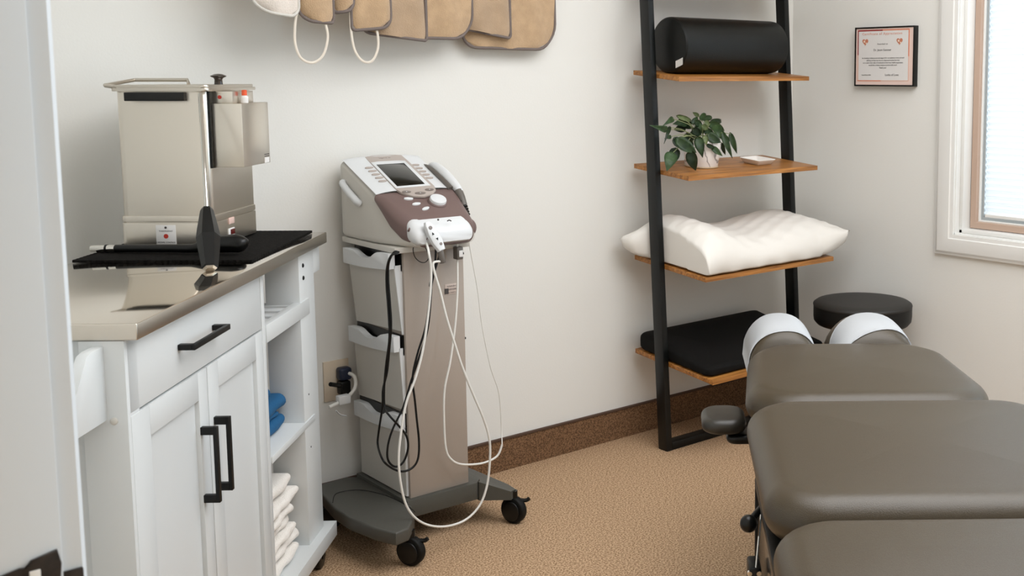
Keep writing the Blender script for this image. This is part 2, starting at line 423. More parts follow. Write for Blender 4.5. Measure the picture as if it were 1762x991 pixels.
# bolster on the top board
xb0, xb1, rb = -0.815, -0.300, 0.098
yb_ = -0.165; zc_ = btop(0, yb_-0.01)+rb+0.001
M = Matrix.Translation((xb0, yb_, zc_)) @ Matrix.Rotation(PI/2, 4, 'Y')
Lb = xb1-xb0; prof = [(0.001, -0.008), (0.03, -0.007), (rb*0.7, -0.003), (rb-0.006, 0.002), (rb-0.001, 0.007), (rb, 0.018)]
prof += [(rb, Lb*i/8) for i in range(1, 8)]
prof += [(rb, Lb-0.018), (rb-0.001, Lb-0.007), (rb-0.006, Lb-0.002), (rb*0.7, Lb+0.003), (0.03, Lb+0.007), (0.001, Lb+0.008)]
bol = thing('bolster', 'black vinyl bolster cushion lying on the uppermost visible ladder shelf board', 'bolster', (-0.54, yb_, zc_-rb))
obj('cover', lathe(B(), prof, n=48, M=M), M_bolster, bol, ang=28)
pr = [(0.0995-0.003*abs(math.cos(a)), a) for a in [0]]
ring = []
bm = B(); tube(bm, [(xb0+0.012, yb_+(rb-0.0035)*math.cos(2*PI*i/40), zc_+(rb-0.0035)*math.sin(2*PI*i/40)) for i in range(41)], 0.002, 6, 1, smoothp=False)
obj('piping', bm, M_bolster, bol)
p = at(1172, 108, x=xb0-0.008)
bm = B(); bmesh.ops.create_grid(bm, x_segments=4, y_segments=4, size=0.5)
for v in bm.verts:
    a, b = v.co.x, v.co.y
    v.co = p+Vector((-0.006-0.006*(a+0.5)**2, -a*0.044, b*0.024+a*0.012))
obj('care_tag', bm, M_stick, bol)
# potted plant
pc = Vector((-0.668, -0.175, 0)); zp = btop(1, pc.y)
MT = Matrix.Translation((pc.x, pc.y, zp)) @ Matrix.Rotation(TILT, 4, 'X')
pl = thing('potted_plant', 'green trailing philodendron in a white marbled pot on the second shelf board', 'potted plant', (pc.x, pc.y, zp))
bm = B(); lathe(bm, [(0.05, 0.001), (0.056, 0.002), (0.060, 0.008), (0.066, 0.06), (0.0665, 0.10), (0.066, 0.103), (0.062, 0.103), (0.0615, 0.098), (0.06, 0.085), (0.001, 0.084)], n=40, M=MT)
obj('pot', bm, M_marble, pl, ang=30)
obj('saucer_rim', lathe(B(), [(0.05, 0.0005), (0.0605, 0.001), (0.062, 0.004), (0.0605, 0.007), (0.05, 0.006)], n=40, M=MT), mat('tan_rim', (176, 152, 120), 0.5), pl)
obj('soil', lathe(B(), [(0.0595, 0.084), (0.055, 0.09), (0.001, 0.094)], n=24, M=MT, cap=False), M_soil, pl)
crown = MT @ Vector((0, 0, 0.10))
def leaf(b, t, w, mi, yb, dy):
    """heart-shaped leaf from base point b to tip t (photo measures), blade curved in depth"""
    pb = at(1100+b[0]/7.625, 180+b[1]/7.625, y=yb); pt = at(1100+t[0]/7.625, 180+t[1]/7.625, y=yb+dy)
    ax = pt-pb; L = ax.length; a = ax.normalized()
    view = (pb-CAM).normalized(); s = a.cross(view).normalized(); nrm = s.cross(a).normalized()
    if nrm.dot(view) > 0: nrm = -nrm
    W = w/7.625/515.0; bm = B(); rows = []
    n = 10
    for i in range(n+1):
        u = i/n
        hw = W*0.5*1.30*(math.sin(PI*min(1, u**0.62))**0.85)*(1-0.25*u) if 0 < u < 1 else 0.0008
        c = pb+a*L*u+nrm*(0.18*L*math.sin(PI*u)-0.02*L*u)
        row = []
        for j in range(5):
            q = (j-2)/2
            back = 0.10*L*(1-u)**3*abs(q) if u < 0.3 else 0
            row.append(c+s*hw*q-a*back+nrm*(-0.22*hw*(1-abs(q))-0.10*hw*q))
        rows.append(row)
    skin(bm, rows, closed=False, cap=False)
    r = bmesh.ops.solidify(bm, geom=bm.faces[:], thickness=0.0007)
    obj('leaf', bm, M_leaf[mi], pl, ang=80)
    # petiole
    mid = (pb+crown)/2+Vector((0, 0, 0.02))
    start = crown+Vector((random.uniform(-.03, .03), random.uniform(-.03, .03), -0.015))
    obj('stem', tube(B(), [start, start.lerp(pb, 0.5)+Vector((0, 0, 0.018)), pb], 0.0013, 5, 5), M_stem, pl)
leaves = [((350, 325), (140, 272), 78, 1, -.22, -.03), ((440, 185), (312, 275), 70, 1, -.19, -.02), ((500, 150), (690, 215), 62, 2, -.18, .02),
 ((620, 215), (440, 255), 120, 0, -.17, .0), ((400, 300), (325, 512), 46, 3, -.24, -.03), ((415, 420), (332, 445), 48, 0, -.22, .0),
 ((430, 640), (360, 872), 150, 1, -.27, -.01), ((480, 585), (400, 830), 130, 3, -.24, .01), ((500, 462), (752, 632), 140, 0, -.26, -.02),
 ((770, 440), (832, 695), 115, 0, -.27, -.02), ((660, 625), (742, 868), 130, 3, -.275, .0), ((860, 415), (880, 535), 75, 2, -.26, -.01),
 ((825, 275), (905, 330), 70, 2, -.23, .0), ((800, 195), (868, 108), 62, 1, -.17, .02), ((700, 255), (765, 160), 70, 0, -.18, .01),
 ((925, 250), (1120, 345), 110, 1, -.17, .0), ((1010, 275), (1052, 430), 120, 1, -.23, -.03), ((1090, 370), (1222, 705), 78, 0, -.20, -.02),
 ((1195, 385), (1282, 645), 74, 0, -.15, .0), ((1075, 505), (1130, 662), 50, 3, -.16, .01), ((905, 400), (1072, 500), 120, 0, -.24, -.02),
 ((960, 560), (1092, 675), 70, 1, -.25, -.02), ((885, 528), (1000, 575), 52, 3, -.25, .0), ((860, 335), (985, 400), 90, 0, -.22, .0),
 ((700, 330), (815, 400), 100, 3, -.21, .0), ((460, 440), (562, 575), 100, 3, -.22, .0), ((600, 400), (720, 490), 110, 3, -.20, .0),
 ((560, 190), (690, 320), 120, 3, -.16, .0), ((735, 215), (830, 300), 80, 0, -.20, .0), ((1085, 420), (1190, 480), 80, 1, -.18, .0),
 ((780, 150), (700, 100), 50, 2, -.15, .02), ((940, 220), (1080, 215), 66, 0, -.13, .03), ((600, 300), (450, 330), 100, 3, -.15, .03), ((880, 210), (900, 300), 60, 2, -.2, -.01),
 ((1000, 330), (1130, 420), 100, 0, -.14, .0), ((640, 480), (690, 600), 100, 0, -.22, 0), ((820, 190), (960, 165), 70, 1, -.12, .02), ((900, 280), (1000, 240), 90, 0, -.12, .02),
 ((760, 260), (850, 380), 90, 1, -.20, -.01), ((640, 220), (560, 140), 70, 0, -.12, .02), ((1040, 360), (1100, 470), 90, 1, -.16, -.01), ((720, 380), (640, 450), 90, 0, -.18, -.01)]
for L_ in leaves: leaf(*L_)
# square dish
p = at(1303, 279, y=-0.20); zd = btop(1, -0.20)
dm = Matrix.Translation((p.x, -0.20, zd+0.0005)) @ Matrix.Rotation(TILT, 4, 'X') @ Matrix.Rotation(0.05, 4, 'Z')
bm = B()
prof = [(0.034, 0.0), (0.037, 0.001), (0.047, 0.015), (0.050, 0.019), (0.049, 0.0205), (0.045, 0.0185), (0.038, 0.0045), (0.005, 0.004)]
vr = skin(bm, [[(x, y, z) for x, y in rrect(r, r, r*0.16, 4)] for r, z in prof])
bmesh.ops.transform(bm, matrix=dm, verts=bm.verts[:])
single('dish', bm, M_dish, 'small square white ceramic dish beside the potted plant', 'dish', (p.x, -0.2, zd), ang=50)
# white pillow on the third board
bm = B(); N, K = 64, 40
def pillow_pt(u, v, side):
    x = -0.525+0.405*u*(1-0.045*(1-v*v)*abs(u)); y = -0.242+0.186*v*(1-0.06*(1-u*u)*abs(v))
    x += 0.028*v*(u < 0)*abs(u)*-1.0; y += 0.012*max(0, u)**3
    k_ = min(1.0, max(0.0, (-0.105-y)/0.04)); lim = -0.861
    if x < lim: x = x*(1-k_)+(lim+0.02*(x-lim))*k_
    base = btop(2, max(y, -0.41))+0.002
    g = max(0.0, (1-u**6)*(1-v**4))**0.5
    rim = 0.030+0.060*max(0, u-0.6)/0.4+0.030*max(0, -u-0.6)/0.4*(v > -0.4)+0.012*max(0, v)
    if v < 0: rim -= 0.018*abs(v)**3*(u < 0.6)
    T = 0.118+0.046*math.exp(-((x+0.80)/0.10)**2)-0.012*math.exp(-((x+0.56)/0.10)**2)+0.018*math.exp(-((x+0.27)/0.16)**2)+0.004*max(0, (u-0.55)/0.45)
    T *= 1-0.14*max(0, -v)**2+0.05*max(0, v)
    wr = 0.0028*math.sin(26*u+9*v+2*math.sin(7*v))*max(0, -v+0.2)+0.0022*math.sin(34*v+13*u)*abs(u)**3+0.0016*math.sin(17*u-21*v)
    cr = 0.004*math.exp(-((u+0.72+0.25*(v+1))/0.05)**2)*(v < 0)
    if side > 0: return (x, y, base+rim+(T-rim)*g+(wr-cr)*g)
    return (x, y-0.003*math.sin(20*u)*(v < 0), base+rim*(1-max(0.0, (1-u**8)*(1-abs(v)**7))**0.35))
top_ = [[bm.verts.new(pillow_pt(-1+2*i/N, -1+2*j/K, 1)) for i in range(N+1)] for j in range(K+1)]
bot_ = [[top_[j][i] if i in (0, N) or j in (0, K) else bm.verts.new(pillow_pt(-1+2*i/N, -1+2*j/K, -1)) for i in range(N+1)] for j in range(K+1)]
for G in (top_, bot_):
    for j in range(K):
        for i in range(N): bm.faces.new((G[j][i], G[j][i+1], G[j+1][i+1], G[j+1][i]))
single('pillow', bm, M_pillow, 'white contoured pillow in a cotton case on the third shelf board', 'pillow', (-0.485, -0.215, 0.65), ang=100)
# black contour cushion on the lowest board
def bcf(p, u, v):
    base = btop(3, max(p.y, -0.445)); h = p.z/0.07
    top = 0.034+0.034*math.exp(-((v-0.75)/0.55)**2)
    return (p.x, p.y, base+0.001+top*h)
bm = cushion(B(), -0.565, -0.235, 0.300, 0.190, 0.0, 0.07, 0.03, 0.022, 0.0, bcf, 6, 8, 14, rot=0.0)
single('seat_cushion', bm, M_bcush, 'flat black contoured cushion on the lowest shelf board', 'cushion', (-0.6, -0.235, 0.31), ang=80)

# ------------------------------------------------------------------ certificate
pc0, pc1 = (-0.344, -0.624); z0, z1 = 1.276, 1.498
ce = thing('framed_certificate', 'framed certificate with red and orange border hanging beside the window', 'certificate', (0, -0.484, 1.276))
bm = B(); th = 0.024; e = 0.0055
for a in ((pc1, pc1+e, z0, z1), (pc0-e, pc0, z0, z1), (pc1+e, pc0-e, z0, z0+e), (pc1+e, pc0-e, z1-e, z1)): box(bm, -th, 0, a[0], a[1], a[2], a[3], 0.0006)
obj('frame', bm, M_black, ce)
sh = obj('paper', box(B(), -th+0.003, -0.001, pc1+e, pc0-e, z0+e, z1-e), M_certedge, ce, smooth=False)
YW = pc0-pc1-2*e; ZH = z1-z0-2*e; xf = -th+0.003
def cu(u): return pc0-e-u*YW
def cv(v): return z1-e-v*ZH
def flat(bm_, u0, u1, v0, v1, d=0.0004): return box(bm_, xf-d, xf, cu(u1), cu(u0), cv(v1), cv(v0))
obj('sheet', flat(B(), .045, .925, .05, .925), M_cert, sh, smooth=False)
bm = B(); flat(bm, .03, .47, .025, .047, .0007); flat(bm, .03, .045, .047, .47, .0007); obj('red_border', bm, M_certred, sh, smooth=False)
for q_ in ((.47, .93, .025, .042), (.915, .93, .042, .5), (.03, .45, .92, .935)): obj('orange_border', flat(B(), *q_, .0007), M_certor, sh, smooth=False)
bm = B(); flat(bm, .03, .042, .47, .92, .0006); flat(bm, .45, .93, .92, .932, .0006); flat(bm, .917, .93, .5, .92, .0006); obj('pale_border', bm, mat('certificate_pale', (222, 180, 160), 0.6), sh, smooth=False)
def text(body, parent, M, size, m, name='lettering', align='CENTER', spacing=1.0, extrude=0.0002):
    c = bpy.data.curves.new('lettering_curve', 'FONT'); c.body = body; c.size = size; c.align_x = align; c.space_character = spacing
    c.extrude = extrude; c.resolution_u = 2
    t = bpy.data.objects.new('tmp', c); C.objects.link(t); bpy.context.view_layer.update()
    me = bpy.data.meshes.new_from_object(t.evaluated_get(bpy.context.evaluated_depsgraph_get()))
    bpy.data.objects.remove(t)
    bm_ = B(); bm_.from_mesh(me); bpy.data.meshes.remove(me)
    bmesh.ops.transform(bm_, matrix=M, verts=bm_.verts[:])
    return obj(name, bm_, m, parent, smooth=False)
def wallM(u, v):   # text frame on the right wall: reads along -y
    return Matrix.Translation((xf-0.0008, cu(u), cv(v))) @ Matrix(((0, 0, -1, 0), (-1, 0, 0, 0), (0, 1, 0, 0), (0, 0, 0, 1)))
text('Certificate of Appreciation', sh, wallM(.46, .115), 0.0125, M_certor, spacing=1.32)
text('Awarded to', sh, wallM(.47, .29), 0.0085, M_ink, spacing=1.2)
text('Dr. Jason Gentner', sh, wallM(.47, .40), 0.0112, M_ink)
for k, s_ in enumerate(('for donating continued care and support for our patients in times of need', 'suffering and hair loss due to a diagnosed medical hair loss', 'as a result of the study of treatments at their best, health organization', 'would like to thank everyone involved with much')):
    text(s_, sh, wallM(.48, .535+.042*k), 0.0068, M_ink, spacing=0.98)
text('Thank you!', sh, wallM(.48, .71), 0.0075, M_ink)
text('Dated March 2020', sh, wallM(.19, .835), 0.0058, M_ink)
text('Locks of Love', sh, wallM(.64, .84), 0.0112, M_ink)
for u in (.165, .765):
    bm = B(); pts = []
    for i in range(24):
        a = 2*PI*i/24
        hx = 16*math.sin(a)**3; hy = 13*math.cos(a)-5*math.cos(2*a)-2*math.cos(3*a)-math.cos(4*a)
        pts.append((cu(u)-hx*0.00088, cv(.235)+hy*0.00088))
    poly(bm, pts, 'x', xf-0.0009, xf-0.0004)
    h = obj('heart_emblem', bm, mat('heart_tan', (196, 124, 96), 0.6), sh, smooth=False)
    bm = B(); cyl(bm, (xf-0.0013, cu(u)+0.004, cv(.23)), (xf-0.0008, cu(u)+0.004, cv(.23)), 0.0042, 12); cyl(bm, (xf-0.0013, cu(u)-0.005, cv(.26)), (xf-0.0008, cu(u)-0.005, cv(.26)), 0.003, 12)
    obj('emblem_face', bm, mat('heart_pale', (236, 214, 196), 0.6), h, smooth=False)

# ------------------------------------------------------------------ stool in the corner
sx, sy = -0.212, -0.555
st = thing('stool', 'round black padded stool standing in the corner behind the headrest', 'stool', (sx, sy, 0))
bm = B(); lathe(bm, [(0.01, 0.408), (0.150, 0.408), (0.168, 0.412), (0.178, 0.424), (0.180, 0.44), (0.180, 0.478)], sx, sy, 48, cap=False); obj('seat_band', bm, M_stoolside, st, ang=60)
bm = B(); lathe(bm, [(0.180, 0.478), (0.1815, 0.481), (0.180, 0.486), (0.170, 0.493), (0.14, 0.498), (0.08, 0.500), (0.001, 0.501)], sx, sy, 48, cap=False); obj('seat', bm, M_stool, st, ang=60)
a = math.atan2(-0.20, -0.10)
q = at(1562, 540, x=sx+0.0)
dv = Vector((-3.3, -2.55, 0)).normalized(); sd = Vector((0.66, -0.75, 0))
zpz = Vector((sx, sy, 0))+(dv*0.62+sd*0.785)*0.1835
bm = B(); tube(bm, [zpz+Vector((0, 0, .482)), zpz+Vector((-.001, 0, .470)), zpz+Vector((0.0, 0, .455)), zpz+Vector((.0, 0, .445))], 0.0022, 6); obj('zip_pull', bm, M_chrome, st)
bm = B(); cyl(bm, (sx, sy, 0.12), (sx, sy, 0.41), 0.014); cyl(bm, (sx, sy, 0.09), (sx, sy, 0.26), 0.024); obj('column', bm, M_black, st)
for k in range(5):
    a = 2*PI*k/5+0.3; ex, ey = sx+0.17*math.cos(a), sy+0.17*math.sin(a)
    l_ = obj('leg', tube(B(), [(sx+.02*math.cos(a), sy+.02*math.sin(a), .105), (ex, ey, .072)], 0.013, 8), M_black, st)
    bm = B(); pz = Vector((ex, ey, 0.026)); tdir = Vector((-math.sin(a), math.cos(a), 0))*0.011
    cyl(bm, pz-tdir, pz+tdir, 0.026); obj('castor', bm, M_rubber, l_)

# ------------------------------------------------------------------ treatment table
TR = 0.85-PI/2
tt = thing('treatment_table', 'grey taupe vinyl treatment table with stepped cushions and black base', 'treatment table', (-0.05, -2.4, 0), TR)
def sect(name, s0, s1, l0, l1, z0, z1, rc, re, crown, f=None):
    bm = B(); cushion(bm, (s0+s1)/2, (l0+l1)/2, (s1-s0)/2, (l1-l0)/2, z0, z1, rc, re, crown, f, 9, 12, 12)
    return obj(name, bm, M_leather, tt, ang=80)
def taper(p, u, v):
    q_ = max(0.0, (v+0.3)/1.3)**2
    p.x = -0.05+(p.x+0.05)*(1-0.20*q_); return p
sect('body_cushion', -0.325, 0.228, -2.255, -1.725, 0.535, 0.625, 0.12, 0.046, 0.010, taper)
sect('body_cushion', -0.335, 0.300, -2.865, -2.245, 0.532, 0.627, 0.10, 0.047, 0.010)
sect('body_cushion', -0.335, 0.300, -3.20, -2.885, 0.530, 0.622, 0.09, 0.045, 0.008)
# headrest: two domed pads with paper strips
def dome(cx, cl, w, l, zb, h, sk=0.0):
    def zf(s, t):
        q = max(0.0, 1-abs(s)**2.3)**0.5*max(0.0, 1-abs(t)**3.2)**0.42
        return zb+h*q
    def mesh(bm, t0=-1, t1=1, off=0.0, smax=1.0, n=22, m=16, drop=0.0, skew=0.0):
        rows = []
        for i in range(m+1):
            tt_ = t0+(t1-t0)*i/m; row = []
            for j in range(n+1):
                s = -1+2*j/n; ss = math.sin(s*PI/2)*smax
                t = max(-1, min(1, tt_+skew*ss))
                z = zf(ss, t)+off-(drop if abs(s) > .99 else 0)
                row.append((cx+ss*(w+off), cl+t*l, z))
            rows.append(row)
        return rows
    return mesh
for (cx, w_, sk, dl) in ((-0.196, 0.090, 0.0, 0.0), (0.050, 0.106, 0.0, 0.0)):
    md = dome(cx, -1.60, w_, 0.135, 0.560, 0.102)
    bm = B(); rows = md(bm); rows2 = [[(p[0], p[1], 0.553) for p in r] for r in rows]
    skin(bm, rows, closed=False, cap=False)
    bmesh.ops.recalc_face_normals(bm, faces=bm.faces[:])
    # close with a flat underside
    n = len(rows[0]); edge = [e for e in bm.edges if e.is_boundary]
    r = bmesh.ops.extrude_edge_only(bm, edges=edge)
    for v in [g for g in r['geom'] if isinstance(g, bmesh.types.BMVert)]: v.co.z = 0.545
    bmesh.ops.holes_fill(bm, edges=[e for e in bm.edges if e.is_boundary], sides=0)
    hp = obj('headrest_pad', bm, M_leather, tt, ang=70)
    bm = B()
    rows = md(bm, -0.74, 0.42 if cx > 0 else 0.98, 0.0022, 1.0, skew=(0.20 if cx > 0 else 0.04))
    for r_ in rows:       # the paper hangs past the side of the pad
        for k_, sgn in ((0, -1), (-1, 1)):
            x, y, z = r_[k_]; r_[k_] = (x+sgn*0.003, y, z-(0.034 if cx < 0 and sgn < 0 else 0.010))
    skin(bm, rows, closed=False, cap=False)
    bmesh.ops.solidify(bm, geom=bm.faces[:], thickness=0.0004)
    obj('face_paper', bm, M_paper, hp, ang=80)
    obj('pad_bracket', box(B(), cx-0.03, cx+0.03, -1.75, -1.55, 0.50, 0.545, 0.003), M_black, tt)
obj('headrest_rail', box(B(), -0.20, 0.05, -1.78, -1.72, 0.50, 0.53, 0.003), M_black, tt)
# frame, pedestal, side panel
obj('upper_frame', box(B(), -0.24, 0.20, -3.15, -1.78, 0.485, 0.536, 0.004), M_black, tt)
obj('pedestal', box(B(), -0.17, 0.15, -2.95, -2.05, 0.05, 0.485, 0.006), M_black, tt)
obj('floor_frame', box(B(), -0.24, 0.22, -3.10, -1.95, 0.0, 0.05, 0.006), M_black, tt)
sp_ = obj('side_panel', box(B(), -0.322, -0.300, -3.10, -2.475, 0.20, 0.515, 0.003), M_blackgloss, tt)
bm = B()
box(bm, -0.327, -0.296, -2.482, -2.466, 0.19, 0.527, 0.002); box(bm, -0.327, -0.296, -3.10, -2.466, 0.512, 0.528, 0.002)
obj('panel_edge', bm, M_black, sp_)
obj('cross_arm', box(B(), -0.31, -0.20, -2.72, -2.66, 0.49, 0.53, 0.003), M_black, tt)
lv = obj('lever', cyl(B(), (-0.31, -2.560, 0.515), (-0.347, -2.610, 0.496), 0.007, 12), M_blackplastic, tt)
bm = B(); ball(bm, Vector((-0.349, -2.614, 0.494)), 0.0165, 24); obj('ball_knob', bm, M_blackplastic, lv, ang=80)
bm = B(); box(bm, -0.352, -0.328, -2.66, -2.60, 0.30, 0.428, 0.006); gr = obj('release_handle', bm, M_blackplastic, tt)
bm = B(); cyl(bm, (-0.350, -2.664, 0.419), (-0.350, -2.657, 0.419), 0.0045, 12); cyl(bm, (-0.333, -2.664, 0.419), (-0.333, -2.657, 0.419), 0.0045, 12); cyl(bm, (-0.338, -2.655, 0.425), (-0.325, -2.600, 0.505), 0.002, 8)
obj('chrome_pin', bm, M_chrome, gr)
# armrest hanging at the far left side
bm = B(); cushion(bm, -0.368, -1.985, 0.053, 0.072, 0.478, 0.512, 0.040, 0.015, 0.006); obj('armrest', bm, M_leatherd, tt, ang=80)
bm = B(); cushion(bm, -0.270, -1.995, 0.092, 0.040, 0.448, 0.472, 0.022, 0.011, 0.0); obj('armrest_bracket', bm, M_blackplastic, tt, ang=80)

# ------------------------------------------------------------------ rolling cart
CR = 0.868-PI/2
FS, NL, FL, BK = -1.46, -2.710, -1.640, -1.862     # front face, near end, far end, back
ZT = 0.905
ct = thing('rolling_cabinet', 'white kitchen cart with stainless steel top, two doors and open shelves', 'cabinet', (-1.65, -2.15, 0), CR)
# steel top
top = obj('steel_top', box(B(), BK, -1.436, -2.712, -1.598, ZT-0.029, ZT, 0.0025, 3), [M_steelm, M_steelrim], ct)
for f_ in top.data.polygons:
    if abs(f_.normal.z) < 0.5: f_.material_index = 1
# carcass panels (near end, back, divider, bottom, posts)
bm = B()
box(bm, -1.535, FS, NL, NL+0.045, 0.11, ZT-0.03, 0.001)                      # near front post
box(bm, BK, -1.83, NL, NL+0.03, 0.11, ZT-0.03, 0.001)
box(bm, -1.84, -1.53, NL+0.012, NL+0.024, 0.15, ZT-0.03)                     # recessed end panel
box(bm, -1.84, -1.53, NL, NL+0.02, 0.11, 0.19, 0.001)
obj('end_panel', bm, M_cab, ct)
obj('back_panel', box(B(), BK, BK+0.01, NL+0.03, FL, 0.11, ZT-0.03), M_cabin, ct)
obj('divider', box(B(), BK+0.01, FS+0.0, -2.046, -2.026, 0.11, ZT-0.03, 0.0008), M_cab, ct)
bm = B(); box(bm, FS-0.085, FS, -1.768, -1.645, 0.11, ZT-0.03, 0.001)
for z in (0.86, 0.815): pass
cp = obj('corner_post', bm, M_cab, ct)
for (l, z, r) in ((-1.735, 0.838, 0.0055), (-1.735, 0.806, 0.0055)):
    obj('bolt', lathe(B(), [(r, 0), (r, 0.0015), (r*0.6, 0.003), (0.0005, 0.0032)], n=16, M=Matrix.Translation((FS, l, z)) @ Matrix.Rotation(PI/2, 4, 'Y')), M_black, cp)
for (l, z) in ((-1.727, 0.50), (-1.726, 0.36)):
    obj('peg_hole', cyl(B(), (FS-0.001, l, z), (FS+0.0006, l, z), 0.0025, 10), M_black, cp)
obj('corner_post', box(B(), BK, BK+0.06, -1.70, -1.645, 0.11, ZT-0.03, 0.001), M_cab, ct)
obj('bottom_board', box(B(), BK, -1.436, NL-0.005, -1.606, 0.072, 0.112, 0.001), M_cab, ct)
# drawer front and doors
LD0, LM, LD1 = NL+0.004, -2.372, -2.050
zd0 = 0.742
dw = obj('drawer', box(B(), FS-0.30, FS+0.0, LD0+0.006, LD1, zd0+0.004, ZT-0.032, 0.0008), M_cab, ct)
def shaker(l0, l1, z0, z1, s):
    bm = B(); w_ = 0.070; x1 = FS+0.001; x0 = FS-0.019
    box(bm, x0, x1, l0, l0+w_, z0, z1, 0.001); box(bm, x0, x1, l1-w_*0.62, l1, z0, z1, 0.001)
    box(bm, x0, x1, l0+w_, l1-w_*0.62, z1-0.055, z1, 0.0006); box(bm, x0, x1, l0+w_, l1-w_*0.62, z0, z0+0.055, 0.0006)
    box(bm, x0, x1-0.009, l0+w_, l1-w_*0.62, z0+0.055, z1-0.055)
    return bm
d1 = obj('door', shaker(LD0+0.006, LM-0.0015, 0.116, zd0-0.001, 1), M_cab, ct)
bm = B(); w_ = 0.045; x1 = FS+0.001; x0 = FS-0.019; l0, l1, z0_, z1_ = LM+0.0015, LD1, 0.116, zd0-0.001
box(bm, x0, x1, l0, l0+0.055, z0_, z1_, 0.001); box(bm, x0, x1, l1-w_, l1, z0_, z1_, 0.001)
box(bm, x0, x1, l0+0.055, l1-w_, z1_-0.055, z1_, 0.0006); box(bm, x0, x1, l0+0.055, l1-w_, z0_, z0_+0.055, 0.0006)
box(bm, x0, x1-0.009, l0+0.055, l1-w_, z0_+0.055, z1_-0.055)
d2 = obj('door', bm, M_cab, ct)
obj('door_gap_backing', box(B(), FS-0.024, FS-0.0195, LD0, LD1, 0.114, zd0+0.02), mat('gap_shadow', (150, 132, 120), 0.8), ct, smooth=False)
def pull_v(l, z0, z1, par):
    bm = B(); t = 0.0055; xb = FS+0.032
    box(bm, xb-0.008, xb, l-t, l+t, z0, z1, 0.001); box(bm, FS, xb-0.004, l-t, l+t, z0, z0+0.016, 0.001); box(bm, FS, xb-0.004, l-t, l+t, z1-0.016, z1, 0.001)
    obj('handle', bm, M_black, par)
pull_v(-2.412, 0.478, 0.632, d1); pull_v(-2.345, 0.478, 0.632, d2)
bm = B(); xb = FS+0.032; zz = 0.812; t = 0.0055
box(bm, xb-0.008, xb, -2.500, -2.320, zz-t, zz+t, 0.001); box(bm, FS, xb-0.004, -2.500, -2.486, zz-t, zz+t, 0.001); box(bm, FS, xb-0.004, -2.334, -2.320, zz-t, zz+t, 0.001)
obj('handle', bm, M_black, dw)
# open shelves
bm = B()
box(bm, FS-0.018, FS+0.003, -2.026, -1.700, 0.707, 0.748, 0.001)
obj('front_rail', bm, M_cab, ct)
for k in range(5):
    l = -2.02+0.062*k
    obj('slat', box(B(), BK+0.012, FS-0.018, l, l+0.036, 0.728, 0.742, 0.001), M_cab, ct)
obj('shelf', box(B(), BK+0.012, FS+0.003, -2.026, -1.690, 0.420, 0.437, 0.001), M_cab, ct)
# spice rack on the near end
rk = obj('side_rack', poly(B(), [(NL+0.001, 0.739), (NL-0.11, 0.739), (NL-0.11, 0.800), (NL-0.095, 0.812), (NL-0.080, 0.832), (NL-0.055, 0.862), (NL-0.035, 0.866), (NL+0.001, 0.866)], 'x', -1.512, -1.494, 0.0006), M_cab, ct)
bm = B(); box(bm, BK, -1.512, NL-0.11, NL, 0.739, 0.751); box(bm, BK, -1.512, NL-0.11, NL-0.10, 0.745, 0.785); obj('rack_tray', bm, M_cab, rk)
obj('rack_side', poly(B(), [(NL+0.001, 0.739), (NL-0.11, 0.739), (NL-0.11, 0.800), (NL-0.055, 0.862), (NL+0.001, 0.866)], 'x', BK, BK+0.016), M_cab, rk)
q = Vector((-1.483, NL, 0.737))
obj('screw_cap', lathe(B(), [(0.0065, 0), (0.0065, 0.002), (0.005, 0.0032), (0.0005, 0.0034)], n=20, M=Matrix.Translation(q) @ Matrix.Rotation(PI/2, 4, 'X')), M_shell, ct)
# towel bar at the far end
bm = B(); box(bm, -1.475, -1.462, FL, FL+0.058, 0.80, 0.868, 0.003); tb = obj('towel_bar_bracket', bm, M_cab, ct)
obj('towel_bar', cyl(B(), (-1.47, FL+0.04, 0.835), (BK+0.03, FL+0.04, 0.835), 0.007, 12), M_chrome, tb)
for (s, l) in ((-1.475, -1.655), (-1.475, -2.66), (-1.825, -1.66), (-1.825, -2.66)):
    bm = B(); cyl(bm, (s-0.012, l, 0.030), (s+0.012, l, 0.030), 0.030, 28, 0.004); w_ = obj('castor', bm, M_blackplastic, ct)
    bm = B(); box(bm, s-0.018, s+0.018, l-0.015, l+0.020, 0.058, 0.073, 0.002); box(bm, s-0.017, s-0.0135, l-0.012, l+0.012, 0.028, 0.060, 0.001); box(bm, s+0.0135, s+0.017, l-0.012, l+0.012, 0.028, 0.060, 0.001)
    obj('castor_fork', bm, M_black, w_)
# blue folded cloths on the middle shelf
def folded(bm, s0, s1, l0, l1, z0, z1, rnd=0.5, wob=0.004, seed=0, tip=0.0):
    """a folded towel: soft folds face the front (s1) and the far side (l1)"""
    rr = random.Random(seed); ph = rr.uniform(0, 6)
    h = z1-z0; rows = []; R_ = h*0.9
    ls = [(l0, 0.9)]+[(l0+(l1-R_-l0)*i/6, 1.0) for i in range(1, 7)]+[(l1-R_+R_*math.sin(PI/2*i/6), max(0.12, math.cos(PI/2*i/6)**0.7)) for i in range(1, 7)]
    for (l, hs) in ls:
        ring = []; zc = (z0+z1)/2+tip*((l-l0)/(l1-l0))**2; hh = h/2*hs; sb = s1-(1-hs)*h*0.8
        prof = [(s0, zc-hh), ((s0+s1)/2, zc-hh)]
        for k in range(9):
            a = -PI/2+PI*k/8; prof.append((sb-h*rnd*hs+h*rnd*hs*math.cos(a), zc+hh*math.sin(a)))
        prof += [((s0+s1)/2, zc+hh), (s0, zc+hh)]
        for (s, z) in prof:
            ring.append((s+wob*math.sin(ph+l*60+z*90), l+wob*math.sin(ph*2+s*40), z+wob*0.3*math.sin(ph+s*50+l*35)))
        rows.append(ring)
    skin(bm, rows); return bm
zb_ = 0.437
